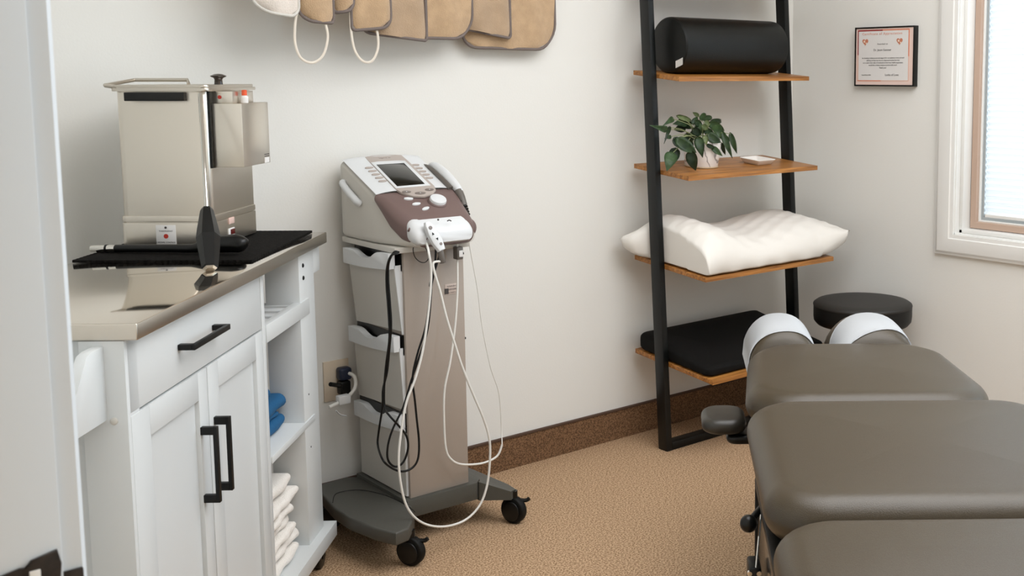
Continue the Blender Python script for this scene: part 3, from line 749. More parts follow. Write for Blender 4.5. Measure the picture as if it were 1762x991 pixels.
blues = [(-1.70, -1.500, -2.02, -1.775, 0.0, 0.036, 0), (-1.70, -1.508, -2.02, -1.815, 0.036, 0.050, 1), (-1.70, -1.498, -2.02, -1.770, 0.050, 0.086, 2), (-1.70, -1.510, -2.02, -1.845, 0.087, 0.125, 3)]
lbs = ['blue folded cloth, bottom of the pile on the open shelf', 'thin blue cloth squeezed in the middle of the blue pile', 'blue folded cloth second from the top of the pile', 'blue folded cloth, topmost of the pile in the white cart']
for (s0, s1, l0, l1, a0, a1, k) in blues:
    bm = folded(B(), s0, s1, l0, l1, zb_+a0+0.001, zb_+a1-0.001, 0.5, 0.0025, k+5)
    single('folded_cloth', bm, M_blue, lbs[k], 'cloth', (s1, (l0+l1)/2, zb_+a0), CR, 'blue folded cloths on the open shelf', ang=70)
tw = [(-1.462, -1.80, 0.000, 0.030), (-1.470, -1.775, 0.031, 0.058), (-1.466, -1.80, 0.059, 0.086), (-1.478, -1.815, 0.087, 0.110), (-1.470, -1.82, 0.111, 0.138), (-1.468, -1.772, 0.139, 0.168), (-1.480, -1.785, 0.170, 0.208)]
tl = ['white folded towel at the bottom of the pile in the cart', 'second white towel from the bottom of the pile', 'third white towel from the bottom of the pile', 'middle white towel of the pile in the cart', 'third white towel from the top of the pile', 'second white towel from the top, its fold jutting to the right', 'topmost white towel under the middle shelf of the cart']
for k, (s1, l1, a0, a1) in enumerate(tw):
    bm = folded(B(), -1.72, s1-0.01, -2.02, l1, 0.1145+a0, 0.111+a1, 0.5, 0.0040, k+40)
    single('folded_towel', bm, M_towel, tl[k], 'towel', (s1, -1.95, 0.113+a0), CR, 'white folded towels in the cart', ang=75)

# ------------------------------------------------------------------ mat, heater and tools on the steel top
bm = B()
n = 60; mt = [(-1.858, -2.075), (-1.462, -2.088), (-1.470, -1.610), (-1.858, -1.606)]
pts = []
for i in range(4):
    a, b = Vector(mt[i]), Vector(mt[(i+1) % 4])
    nrm = Vector((b.y-a.y, a.x-b.x)).normalized()
    for k in range(n):
        p = a.lerp(b, k/n)+nrm*(0.0022*(k % 2)); pts.append((p.x, p.y))
poly(bm, pts, 'z', ZT+0.0003, ZT+0.0055)
single('towel_mat', bm, M_mat, 'black textured towel mat spread under the steel hot pack heater', 'mat', (-1.65, -1.85, ZT), CR, smooth=False)
ZM = ZT+0.0056
HR = CR-0.06
hx, hy = Vector((math.sin(.868), -math.cos(.868))), Vector((math.cos(.868), math.sin(.868)))
def c2w(s, l): return hx*s+hy*l
# heater frame: own local coords, origin at its front-right bottom corner
H0 = c2w(-1.612, -1.915)
hc = thing('hot_pack_heater', 'tall stainless steel hot pack heater standing on the black mat', 'heater', (0, 0, 0))
hc.location = (H0.x, H0.y, 0); hc.rotation_euler = (0, 0, HR); OFF[hc.name] = Vector((0, 0, 0))
W_, D_ = 0.215, 0.262     # width (to -x), depth (+y)
zb0, zg, zt1 = ZM+0.004, ZM+0.073, 1.293
def rbx(bm, x0, x1, y0, y1, z0, z1, r):
    return poly(bm, [(a+(x0+x1)/2, b+(y0+y1)/2) for a, b in rrect((x1-x0)/2, (y1-y0)/2, r, 6)], 'z', z0, z1, 0.002)
bm = B(); rbx(bm, -W_-0.002, 0.002, -0.002, D_, zb0, zg-0.012, 0.016); rbx(bm, -W_+0.002, -0.002, 0.002, D_-0.004, zg-0.014, zg-0.002, 0.014); rbx(bm, -W_-0.002, 0.002, -0.002, D_, zg-0.010, zg+0.004, 0.016)
hb = obj('base', bm, M_steel, hc, ang=30)
bm = B(); rbx(bm, -W_, 0, 0, D_, zg, zt1-0.012, 0.020)
tk = obj('tank', bm, M_steel, hc, ang=30)
for (x, y) in ((-W_+0.02, 0.02), (-0.02, 0.02), (-W_+0.02, D_-0.02), (-0.02, D_-0.02)):
    obj('foot', cyl(B(), (x, y, ZM), (x, y, zb0), 0.01, 12), M_rubber, hb)
bm = B(); rbx(bm, -W_-0.004, 0.010, -0.012, D_+0.012, zt1-0.012, zt1-0.004, 0.014); rbx(bm, -W_-0.004, 0.006, -0.006, D_+0.006, zt1-0.004, zt1+0.003, 0.014)
ld = obj('lid', bm, M_steelrim, hc, ang=30)
kx, ky = -0.012, 0.10
M = Matrix.Translation((kx, ky, zt1+0.003))
obj('lid_knob', lathe(B(), [(0.010, 0), (0.009, 0.012), (0.011, 0.016), (0.018, 0.019), (0.0185, 0.021), (0.010, 0.025), (0.001, 0.026)], n=28, M=M), M_knob, ld, ang=60)
# hanging hook frame at the lid's left rear
bm = B(); tube(bm, [(-W_-0.020, 0.0, zt1+0.002), (-W_-0.006, 0.11, zt1+0.014), (-0.092, 0.11, zt1+0.014), (-0.080, 0.09, zt1+0.003)], 0.0045, 8, 1, smoothp=False)
tube(bm, [(-W_-0.020, 0.0, zt1+0.002), (-W_+0.005, 0.004, zt1-0.002)], 0.005, 8, 1, smoothp=False)
obj('lid_handle', bm, M_steelrim, ld)
# front grip bar
bm = B(); poly(bm, [(-0.010, -0.0), (-0.010, -0.022), (-0.002, -0.028)] and [(-W_+0.036, 0), (-W_+0.036, -0.024), (-0.060, -0.024), (-0.044, -0.014), (-0.044, 0)], 'z', zt1-0.034, zt1-0.014, 0.0015)
obj('grip_bar', bm, M_blackplastic, tk)
# control box on the right side
bm = B(); box(bm, 0.004, 0.075, 0.020, 0.176, 1.102, 1.252, 0.001)
cb = obj('control_box', bm, M_steel, tk)
obj('mounting_gap', box(B(), 0.0, 0.004, 0.012, 0.150, 1.10, 1.285), M_blackplastic, tk)
obj('upper_bracket', box(B(), 0.0, 0.050, 0.030, 0.150, 1.252, 1.2805, 0.001), M_steel, tk)
def rightM(y, z, x=0.0755): return Matrix.Translation((x, y, z)) @ Matrix(((0, 0, 1, 0), (1, 0, 0, 0), (0, 1, 0, 0), (0, 0, 0, 1)))
bm = B(); box(bm, 0.0750, 0.0756, 0.142, 0.170, 1.118, 1.1195); box(bm, 0.0750, 0.0756, 0.142, 0.170, 1.123, 1.1245)
obj('marking', bm, M_ink, cb, smooth=False)
obj('small_label', box(B(), 0.0750, 0.0755, 0.142, 0.170, 1.103, 1.116), M_stick, cb, smooth=False)
obj('red_spot', cyl(B(), (0.020, 0.0295, 1.267), (0.020, 0.0288, 1.267), 0.0045, 14), M_red, tk)
# base front: sticker with red dot ; right side: lamp and switch
def frontM(x, z, y): return Matrix.Translation((x, y, z)) @ Matrix(((1, 0, 0, 0), (0, 0, 1, 0), (0, 1, 0, 0), (0, 0, 0, 1)))
def frontT(x, z, y): return Matrix.Translation((x, y, z)) @ Matrix.Rotation(PI/2, 4, 'X')
sx0 = -0.132
stk = obj('sticker', box(B(), sx0, sx0+0.047, -0.0032, -0.0022, zb0+0.004, zb0+0.052, 0.0002), M_stick, hb)
obj('red_dot', cyl(B(), (sx0+0.0235, -0.0032, zb0+0.0255), (sx0+0.0235, -0.0038, zb0+0.0255), 0.0055, 20), M_red, stk)
obj('dark_mark', cyl(B(), (sx0+0.0235, -0.0032, zb0+0.046), (sx0+0.0235, -0.0038, zb0+0.046), 0.0028, 14), M_ink, stk)
text('THERMOSTAT', stk, frontT(sx0+0.0235, zb0+0.036, -0.0034), 0.0052, M_ink, extrude=0.0001)
text('LIFETIME CONTROL', stk, frontT(sx0+0.0235, zb0+0.009, -0.0034), 0.0050, M_ink, extrude=0.0002)
obj('pilot_lamp', box(B(), 0.0015, 0.005, 0.085, 0.115, zb0+0.042, zb0+0.058, 0.0015), M_pink, hb)
sw = obj('switch_plate', box(B(), 0.0015, 0.0045, 0.082, 0.116, zb0+0.014, zb0+0.032, 0.0015), M_stick, hb)
obj('rocker', box(B(), 0.0045, 0.0065, 0.090, 0.113, zb0+0.0165, zb0+0.0295, 0.001), M_dred, sw)
bm = B(); cyl(bm, (-W_-0.002, 0.05, zb0+0.028), (-W_-0.014, 0.05, zb0+0.028), 0.013, 20); obj('drain_cap', bm, M_blackplastic, hb)
# glue bottle on the control box
def h2w(x, y, z):
    c, s = math.cos(HR), math.sin(HR); return Vector((H0.x+x*c-y*s, H0.y+x*s+y*c, z))
p = h2w(0.062, 0.07, 1.2525)
gb = thing('small_bottle', 'small white bottle with orange cap on the heater control box', 'bottle', p)
obj('bottle_body', lathe(B(), [(0.008, 0), (0.0088, 0.001), (0.0088, 0.014), (0.005, 0.018)], n=20, M=Matrix.Translation(p)), M_stick, gb)
obj('cap', lathe(B(), [(0.0062, 0.018), (0.006, 0.030), (0.0045, 0.031)], n=20, M=Matrix.Translation(p)), M_orange, gb)
# tongs leaning on the heater: chrome rod, black grip
def cart(s, l, z):
    v = c2w(s, l); return Vector((v.x, v.y, z))
def gripM(p0, p1):
    t = p1-p0; return Matrix.Translation(p0) @ t.to_track_quat('Z', 'Y').to_matrix().to_4x4(), t.length
foot = cart(-1.508, -2.205, ZT+0.0035); headp = h2w(-0.004, -0.0165, 1.275)
tg = thing('chrome_rod_tool', 'upright chrome rod tool with black faceted grip leaning on the heater', 'tool', foot)
dirv = (headp-foot).normalized()
g1 = foot+dirv*0.155
Mg, Lg = gripM(foot+dirv*0.004, g1)
obj('grip', lathe(B(), [(0.014, 0), (0.0165, 0.004), (0.022, 0.05), (0.0245, 0.078), (0.0215, 0.10), (0.0135, 0.146), (0.011, 0.151)], n=6, M=Mg), M_blackplastic, tg, smooth=False)
obj('rod', cyl(B(), g1-dirv*0.01, headp, 0.0052, 16), M_chrome, tg, ang=60)
bm = B(); lathe(bm, [(0.010, -0.0035), (0.0145, 0.0), (0.0135, 0.004)], n=6, M=Mg); obj('end_cap', bm, M_steelrim, tg, smooth=False)
# second tool lying on the mat in front of the heater
a_, b_ = cart(-1.878+0.03, -1.985, ZM+0.011), cart(-1.500, -2.02, ZM+0.016)
a_ = cart(-1.870, -1.962, ZM+0.009)
tg2 = thing('handled_tool', 'black handled tool with chrome tube end lying in front of the heater', 'tool', Vector((a_.x, a_.y, ZM)))
dv2 = (b_-a_).normalized(); Ltot = (b_-a_).length
obj('chrome_tube', cyl(B(), a_, a_+dv2*0.062, 0.0085, 20, 0.001), M_chrome, tg2, ang=50)
bm = B(); cyl(bm, a_+dv2*0.036, a_+dv2*0.041, 0.0092, 20); obj('dark_band', bm, M_blackplastic, tg2)
P0 = a_+dv2*0.060; 
path = [P0+dv2*(Ltot-0.06)*t for t in (0, .1, .25, .45, .6, .72, .85, .95, 1.0)]
def rf(t):
    ks = [(0, .0088), (.2, .0092), (.5, .0100), (.58, .014), (.68, .0200), (.85, .0210), (.95, .019), (1, .012)]
    for (a0, r0), (a1, r1) in zip(ks, ks[1:]):
        if t <= a1: return r0+(r1-r0)*(t-a0)/(a1-a0)
    return ks[-1][1]
path = [p+Vector((0, 0, max(0, rf(i/8)-0.010))) for i, p in enumerate(path)]
obj('grip', tube(B(), path, 1.0, 14, 5, rad=rf), M_blackplastic, tg2, ang=70)

# ------------------------------------------------------------------ electrotherapy unit on wheels
mx0, mx1, my0, my1, mz0, mz1 = -1.937, -1.750, -0.345, -0.055, 0.135, 0.835
mc = thing('therapy_machine', 'white and mauve electrotherapy unit on a taupe wheeled column with side bins', 'therapy machine', (-1.85, -0.25, 0))
# wheeled base: left plate and right arm joined by a plinth
plate = [(p_.x, p_.y) for p_ in [at(x, y, z=0.125) for x, y in ((708, 868), (713, 888), (703, 908), (681, 917), (644, 908), (602, 890), (575, 874))]]+[(-2.090, -0.10), (-2.06, -0.035), (-1.98, -0.03), (-1.94, -0.06), (-1.94, -0.34)]
bm = B(); poly(bm, plate, 'z', 0.088, 0.125, 0.006, 3)
plinth = [(-1.955, -0.36), (-1.735, -0.365), (-1.71, -0.34), (-1.71, -0.05), (-1.955, -0.05)]
poly(bm, plinth, 'z', 0.085, 0.136, 0.002)
base_ = obj('base', bm, M_basegrey, mc, ang=35)
bm = B()
def arm(pts_top, z0, z1s):
    lo = [bm.verts.new((x, y, z0)) for (x, y), z in zip(pts_top, z1s)]; hi = [bm.verts.new((x, y, z)) for (x, y), z in zip(pts_top, z1s)]
    n_ = len(lo); bm.faces.new(lo[::-1]); bm.faces.new(hi)
    for i in range(n_): bm.faces.new((lo[i], lo[(i+1) % n_], hi[(i+1) % n_], hi[i]))
arm([(-1.725, -0.36), (-1.655, -0.42), (-1.628, -0.405), (-1.625, -0.36), (-1.64, -0.12), (-1.66, -0.06), (-1.725, -0.055)], 0.078, (0.134, 0.104, 0.100, 0.102, 0.104, 0.11, 0.134))
obj('base_arm', bm, M_basegrey, mc, ang=35)
obj('base_line', tube(B(), [(-2.10, -0.20, 0.1255), (-2.06, -0.14, 0.1255), (-2.00, -0.16, 0.1255), (-1.965, -0.25, 0.1255), (-1.958, -0.36, 0.1255), (-1.965, -0.42, 0.1255)], 0.0012, 6), M_black, base_)
for (x, y, a) in ((-2.002, -0.462, 0.5), (-1.636, -0.405, 0.35), (-2.055, -0.075, 0.9), (-1.665, -0.09, 0.2)):
    d_ = Vector((math.cos(a), math.sin(a), 0)); c_ = Vector((x, y, 0.040)); q_ = Vector((-d_.y, d_.x, 0))
    cs = obj('castor', cyl(B(), c_-d_*0.012, c_+d_*0.012, 0.040, 32, 0.004), M_rubber, mc, ang=50)
    bm = B(); cyl(bm, c_-d_*0.019, c_-d_*0.014, 0.030, 24, 0.002); cyl(bm, c_+d_*0.014, c_+d_*0.019, 0.030, 24, 0.002)
    cyl(bm, (x, y, 0.075), (x, y, 0.098), 0.012, 16)
    obj('castor_cover', bm, M_blackplastic, cs, ang=50)
    t_ = c_-q_*0.0+Vector((0, 0, 0.028))+RT*0.030
    bm = B(); tube(bm, [c_+Vector((0, 0, 0.030))+RT*0.012, t_+RT*0.006, t_+RT*0.016+Vector((0, 0, 0.006))], 0.006, 8); obj('brake_tab', bm, M_blackplastic, cs)
# column, slightly flared front sheet
bm = B(); box(bm, mx0, mx1, my0, my1, mz0, mz1, 0.002)
col = obj('column', bm, M_taupe, mc)
obj('column_top', poly(B(), [(mx0-0.030, my0-0.01), (mx1+0.004, my0-0.03), (mx1+0.004, my1+0.02), (mx0-0.030, my1+0.02)], 'z', mz1, mz1+0.016, 0.002), M_shell, mc)
# side bins on the left face: a sloping front sheet with a curved white lip
def bin_(zt_, zb_, lean_top, lab):
    xf_ = mx0-0.006
    yA, yB = my0+0.012, my1-0.004
    bm = B()
    vs = []
    for (y, inset) in ((yA, 0), (yB, 0)):
        zl = zb_+(0.05*(yB-y)-0.004 if zb_ > 0.2 else 0.0)
        vs.append([(xf_-lean_top, y, zt_-0.035), (xf_, y, zl), (xf_+0.010, y, zl), (xf_+0.010-lean_top*0.5, y, zt_-0.035)])
    lo = [bm.verts.new(p) for p in vs[0]]; hi = [bm.verts.new(p) for p in vs[1]]
    bm.faces.new(lo[::-1]); bm.faces.new(hi)
    for i in range(4): bm.faces.new((lo[i], lo[(i+1) % 4], hi[(i+1) % 4], hi[i]))
    b_o = obj('bin', bm, M_bin, mc, ang=30)
    # side cheeks
    for y in (yA-0.002, yB-0.001):
        bm = B(); poly(bm, [(xf_-lean_top+0.001, zt_-0.03), (xf_+0.001, zb_), (mx0+0.001, zb_), (mx0+0.001, zt_-0.03)], 'y', y, y+0.003)
        obj('bin_cheek', bm, M_shellw, b_o, ang=30)
    # lip with a scooped finger hollow
    bm = B(); n_ = 24; top_, botm = [], []
    for i in range(n_+1):
        u = i/n_; y = yA-0.002+(yB-yA+0.004)*u; dz_ = 0.05*(yB-y)-0.008
        sc_ = 0.020*math.exp(-((u-0.52)/0.20)**4)
        top_.append((y, zt_-sc_+dz_)); botm.append((y, zt_-0.044-0.004*math.sin(PI*u)+dz_))
    poly(bm, botm+top_[::-1], 'x', xf_-lean_top-0.016, xf_-lean_top+0.004, 0.0015)
    obj('bin_lip', bm, M_shellw, b_o, ang=50)
    return b_o
bin_(0.829, 0.604, 0.018, '1'); bin_(0.596, 0.380, 0.010, '2'); bin_(0.370, 0.140, 0.001, '3')
for (za, zb2) in ((0.812, 0.834), (0.575, 0.601), (0.352, 0.377)):
    obj('bin_recess', box(B(), mx0-0.004, mx0+0.0005, my0+0.01, my1-0.004, za-0.03, zb2), M_blackplastic, col)
# label and small fixings on the column
lb_ = obj('column_label', box(B(), -1.812, -1.772, my0-0.0012, my0, 0.700, 0.730, 0.0002), mat('label_tan', (196, 180, 170), 0.5), col)
obj('label_dark', box(B(), -1.813, -1.801, my0-0.0016, my0-0.0008, 0.702, 0.718), M_ink, lb_, smooth=False)
def colT(x, z): return Matrix.Translation((x, my0-0.0014, z)) @ Matrix.Rotation(PI/2, 4, 'X')
text('WARNING', lb_, colT(-1.790, 0.721), 0.0065, M_ink, extrude=0.0001); text('DANGER L', lb_, colT(-1.787, 0.712), 0.007, M_ink, extrude=0.0002); text('DO NOT USE', lb_, colT(-1.787, 0.703), 0.0055, M_ink, extrude=0.0001)
for z in (0.812, 0.565): obj('screw', cyl(B(), (mx1, my0+0.004, z), (mx1+0.003, my0+0.004, z), 0.0035, 12), M_black, col)
# console: loft of cross sections along y
XC = -1.848
def ztop(y):
    ks = [(-0.035, 1.035), (-0.05, 1.073), (-0.06, 1.077), (-0.10, 1.059), (-0.27, 0.988), (-0.36, 0.936), (-0.40, 0.915), (-0.42, 0.898), (-0.432, 0.880)]
    if y >= ks[0][0]: return ks[0][1]
    for (a0, r0), (a1, r1) in zip(ks, ks[1:]):
        if y >= a1: return r0+(r1-r0)*(y-a0)/(a1-a0)
    return ks[-1][1]
def sect_ring(y, xl, xr, zb, zt_, r, crown=0.004, n=6):
    cx, hw, cz, hh = (xl+xr)/2, (xr-xl)/2, (zb+zt_)/2, (zt_-zb)/2
    rr = min(r, hw*.9, hh*.9)
    return [(cx+a, y, cz+b+(crown*(1-(a/hw)**2) if b > 0 else 0)) for a, b in rrect(hw, hh, rr, n)]
def loft(name, mat_, secs, parent, ang=40):
    bm = B(); skin(bm, [sect_ring(*s) for s in secs]); return obj(name, bm, mat_, parent, ang=ang)
xl, xr = -1.972, -1.728
body = loft('console_body', M_shell, [(-0.034, xl+.02, xr-.02, .875, 1.03, .01), (-0.040, xl+.006, xr-.006, .862, 1.050, .014), (-0.052, xl, xr, .853, 1.070, .016), (-0.07, xl, xr, .851, 1.068, .016), (-0.15, xl, xr, .851, 1.034, .016), (-0.22, xl, xr, .851, 1.005, .018), (-0.262, xl+.002, xr, .851, .986, .02), (-0.30, xl+.012, xr-.004, .851, .960, .02), (-0.35, xl+.022, xr-.01, .851, .925, .02), (-0.405, xl+.04, xr-.02, .853, .89, .016)], mc)
# bright top shell
bm = B(); rows = []
for i in range(15):
    y = -0.050-0.215*i/14; row = []
    for j in range(13):
        u = -1+2*j/12; x = (xl+xr)/2+u*(xr-xl)/2*0.99
        row.append((x, y, ztop(y)+0.0005+0.0075*(1-abs(u)**4)))
    rows.append(row)
skin(bm, rows, closed=False, cap=False); bmesh.ops.recalc_face_normals(bm, faces=bm.faces[:])
shell = obj('top_shell', bm, M_shellw, body, ang=50)
# mauve cowl
cow = [(-0.262, xl-.003, xr+.002, .966, .991, .012, .007), (-0.29, xl+.000, xr+.001, .935, .981, .02, .008), (-0.325, xl+.006, xr-.004, .895, .961, .024, .008), (-0.36, xl+.016, xr-.008, .868, .941, .026, .008), (-0.385, xl+.028, xr-.012, .856, .928, .028, .008), (-0.405, xl+.044, xr-.022, .852, .914, .026, .006), (-0.416, xl+.06, xr-.035, .856, .900, .02, .004)]
bm = B(); skin(bm, [sect_ring(*s) for s in cow]); cowl = obj('front_cowl', bm, M_mauve, mc, ang=50)
# white nose at the front right
nose = [(-0.366, -1.930, -1.765, .900, .925, .010, .002), (-0.372, -1.940, -1.762, .880, .930, .016, .004), (-0.388, -1.946, -1.760, .866, .927, .022, .005), (-0.405, -1.946, -1.760, .861, .917, .024, .005), (-0.420, -1.942, -1.763, .861, .905, .020, .004), (-0.430, -1.934, -1.770, .866, .893, .012, .002)]
bm = B(); skin(bm, [sect_ring(*s) for s in nose]); nz = obj('nose', bm, M_shellw, mc, ang=60)
# things on the sloping top plane
def slope(o, v, lift=0.0):
    v = Vector(v).normalized(); u = Vector((1, 0, 0)); nrm = u.cross(-v); nrm = nrm if nrm.z > 0 else -nrm
    return Matrix(((u.x, -v.x, nrm.x, o[0]+nrm.x*lift), (u.y, -v.y, nrm.y, o[1]+nrm.y*lift), (u.z, -v.z, nrm.z, o[2]+nrm.z*lift), (0, 0, 0, 1)))
S1 = slope((XC, -0.05, 1.0850), (0, -.22, -.0905)); S2 = slope((XC, -0.27, 0.996), (0, -.13, -.0755))
def sp_poly(name, pts, h0, h1, S, mat_, par, bev=0.0008):
    bm = B(); poly(bm, [(a, -b) for a, b in pts], 'z', h0, h1, bev); bmesh.ops.transform(bm, matrix=S, verts=bm.verts[:]); return obj(name, bm, mat_, par, ang=30)
panel_pts = [(-0.056, 0.018), (-0.03, 0.012), (0.0, 0.010), (0.035, 0.012), (0.061, 0.018), (0.062, 0.06), (0.060, 0.225), (0.052, 0.25), (0.03, 0.272), (0.0, 0.281), (-0.03, 0.274), (-0.055, 0.25), (-0.061, 0.225)]
pan = sp_poly('display_panel', panel_pts, -0.003, 0.0035, S1, M_panel, mc)
sp_poly('screen_bezel', [(-0.056, 0.058), (-0.03, 0.054), (0.03, 0.054), (0.052, 0.058), (0.050, 0.222), (-0.060, 0.224)], 0.0035, 0.0048, S1, M_shellw, pan)
sp_poly('screen', [(-0.047, 0.075), (0.040, 0.075), (0.036, 0.212), (-0.051, 0.214)], 0.0048, 0.0054, S1, M_screen, pan)
for k in range(5):
    for sgn, uu in ((-1, -0.074), (1, 0.072)):
        v = 0.086+0.0215*k
        sp_poly('soft_key', [(uu+0.013*math.cos(a), v+0.005*math.sin(a)) for a in [2*PI*i/14 for i in range(14)]], 0.0, 0.004, S1, M_panel, mc)
for (u, v, w_) in ((-0.040, 0.249, .014), (-0.004, 0.262, .017), (0.033, 0.246, .014)):
    sp_poly('arrow_key', [(u+w_*math.cos(a), v+0.0075*math.sin(a)) for a in [2*PI*i/16 for i in range(16)]], 0.0035, 0.005, S1, M_pad, pan)
    sp_poly('arrow_mark', [(u-0.002, v+0.0015), (u+0.002, v+0.0015), (u, v-0.0025)], 0.005, 0.0054, S1, M_shellw, pan, 0)
text('legend xt', pan, S1 @ Matrix.Translation((0, -0.034, 0.0036)), 0.010, M_pad, extrude=0.0001)
for (u, v, a_) in ((-0.047, 0.040, 0.12), (-0.036, 0.067, -0.1), (-0.020, 0.092, -0.35)):
    pts = []
    for i in range(16):
        t = 2*PI*i/16; x, y = 0.0135*math.cos(t), 0.0055*math.sin(t); pts.append((u+x*math.cos(a_)-y*math.sin(a_), v+x*math.sin(a_)+y*math.cos(a_)))
    sp_poly('oval_key', pts, -0.004, 0.0035, S2, M_shellw, cowl)
bm = B(); lathe(bm, [(0.028, -0.006), (0.027, 0.003), (0.024, 0.006)], n=32, M=S2 @ Matrix.Translation((0.030, -0.066, 0))); kr = obj('dial_ring', bm, M_mauve, cowl, ang=60)
bm = B(); lathe(bm, [(0.0235, 0.003), (0.0235, 0.011), (0.0225, 0.0135), (0.019, 0.0145), (0.001, 0.013)], n=32, M=S2 @ Matrix.Translation((0.030, -0.066, 0))); obj('dial', bm, M_shellw, kr, ang=50)
# nose details
def on_nose(px, py, d=0.0):
    # nose top plane
    o = Vector((XC, -0.39, 0.942)); n_ = Vector((0, -0.46, 0.888)); r = ray(px, py); t = ((o-CAM).dot(n_))/r.dot(n_); return CAM+r*t
p = on_nose(754, 378); bm = B(); ball(bm, p, 0.0028, 10); obj('pilot_light', bm, M_ink, nz)
p = on_nose(773, 380); bm = B(); tube(bm, [p+Vector((-.006, 0, .0)), p+Vector((0, 0, .002)), p+Vector((.006, 0, -.001))], 0.0016, 6); obj('socket_mark', bm, M_ink, nz)
# left carrying handle on the console side
bm = B(); tube(bm, [(xl-0.004, -0.075, 1.012), (xl-0.010, -0.085, 1.008), (xl-0.012, -0.12, 0.990), (xl-0.012, -0.155, 0.974), (xl-0.009, -0.170, 0.964), (xl-0.002, -0.172, 0.958)], 0.010, 10); obj('side_handle', bm, M_shellw, body, ang=70)
bm = B(); tube(bm, [(xl-0.0005, -0.09, 0.996), (xl-0.0005, -0.16, 0.962)], 0.006, 8); obj('handle_hollow', bm, M_probegrey, body)
# mauve ear at the right and lower left ledge of the cowl
bm = B(); ball(bm, Vector((xr-0.002, -0.345, 0.885)), 0.022, 20, 1.2); obj('cowl_ear', bm, M_mauve, cowl, ang=80)
bm = B(); tube(bm, [(xl+0.030, -0.392, 0.905), (xl+0.040, -0.405, 0.895), (xl+0.056, -0.418, 0.882), (xl+0.066, -0.425, 0.878)], 0.008, 10); obj('cowl_ledge', bm, M_mauve, cowl, ang=70)
# remote plugged into the nose
rm = thing('patient_remote', 'white patient remote with black buttons clipped on the machine nose', 'remote control', Vector((-1.893, -0.445, 0.86)))
pa, pb_ = Vector((-1.912, -0.432, 0.926)), Vector((-1.886, -0.462, 0.848))
dr_ = (pb_-pa).normalized(); sr = Vector((1, 0, 0)); sr = (sr-dr_*sr.dot(dr_)).normalized(); nr = dr_.cross(sr); nr = nr if nr.y < 0 else -nr
Mr = Matrix(((sr.x, dr_.x, nr.x, pa.x), (sr.y, dr_.y, nr.y, pa.y), (sr.z, dr_.z, nr.z, pa.z), (0, 0, 0, 1)))
Lr = (pb_-pa).length
outl = [(-0.006, 0), (0.006, 0), (0.011, .2*Lr), (0.0165, .45*Lr), (0.017, .7*Lr), (0.011, Lr), (-0.009, Lr), (-0.014, .7*Lr), (-0.0145, .4*Lr), (-0.012, .12*Lr)]
bm = B(); poly(bm, outl, 'z', -0.008, 0.006, 0.003, 3); bmesh.ops.transform(bm, matrix=Mr, verts=bm.verts[:]); rb_ = obj('remote_body', bm, M_shellw, rm, ang=60)
for (u, v, r_) in ((-0.001, .22, .0052), (0.005, .80, .004)):
    bm = B(); lathe(bm, [(r_, 0.0055), (r_, 0.0075), (r_*.5, 0.008)], n=16, M=Mr @ Matrix.Translation((u, v*Lr, 0))); obj('button', bm, M_pad, rb_, ang=50)
for (u, v, s_) in ((-0.003, .42, 1), (0.002, .62, -1)):
    bm = B(); poly(bm, [(u-.0035, v*Lr+.003*s_), (u+.0035, v*Lr+.003*s_), (u, v*Lr-.004*s_)], 'z', .0055, .0075); bmesh.ops.transform(bm, matrix=Mr, verts=bm.verts[:]); obj('arrow_button', bm, M_black, rb_, smooth=False)
bm = B(); cyl(bm, pb_-dr_*0.004+nr*-0.002, pb_+Vector((0.003, 0.0, -0.034)), 0.0085, 14, 0.002); obj('strain_relief', bm, M_probegrey, rm, ang=50)
# ultrasound wand in its holder on the right
wd = thing('ultrasound_wand', 'white ultrasound wand with grey ribbed neck resting beside the machine screen', 'ultrasound wand', Vector((-1.722, -0.25, 0.99)))
wy = [(-0.125, 1.050), (-0.16, 1.048), (-0.22, 1.024), (-0.275, 0.994), (-0.295, 0.980)]
bm = B(); tube(bm, [(-1.724, y, z) for y, z in wy], 1.0, 14, 5, 1.0, rad=lambda t: 0.005+0.0095*math.sin(PI*min(1, .12+.75*t))**1.2); obj('wand_body', bm, M_shellw, wd, ang=80)
bm = B(); tube(bm, [(-1.7405, y, z+0.002) for y, z in [(-0.118, 1.050), (-0.15, 1.043), (-0.22, 1.014), (-0.27, 0.987)]], 1.0, 10, 5, rad=lambda t: 0.003+0.008*t); obj('wand_underside', bm, M_probegrey, wd, ang=80)
bm = B(); tube(bm, [(-1.726, -0.286, 0.984), (-1.727, -0.305, 0.966), (-1.729, -0.322, 0.945)], 1.0, 14, 6, rad=lambda t: 0.0135-0.005*t); nk = obj('wand_neck', bm, M_probegrey, wd, ang=80)
for k in range(6):
    t = k/5; c_ = Vector((-1.728-.001*t, -0.312-0.028*t, 0.956-0.034*t)); d_ = Vector((0, -.028, -.034)).normalized()
    bm = B(); cyl(bm, c_-d_*0.0018, c_+d_*0.0018, 0.0105-0.0035*t, 16, 0.0005); obj('rib', bm, M_blackplastic, nk)
bm = B(); cyl(bm, (-1.7295, -0.342, 0.918), (-1.7305, -0.352, 0.902), 0.005, 12); obj('plug_tip', bm, M_shellw, wd)
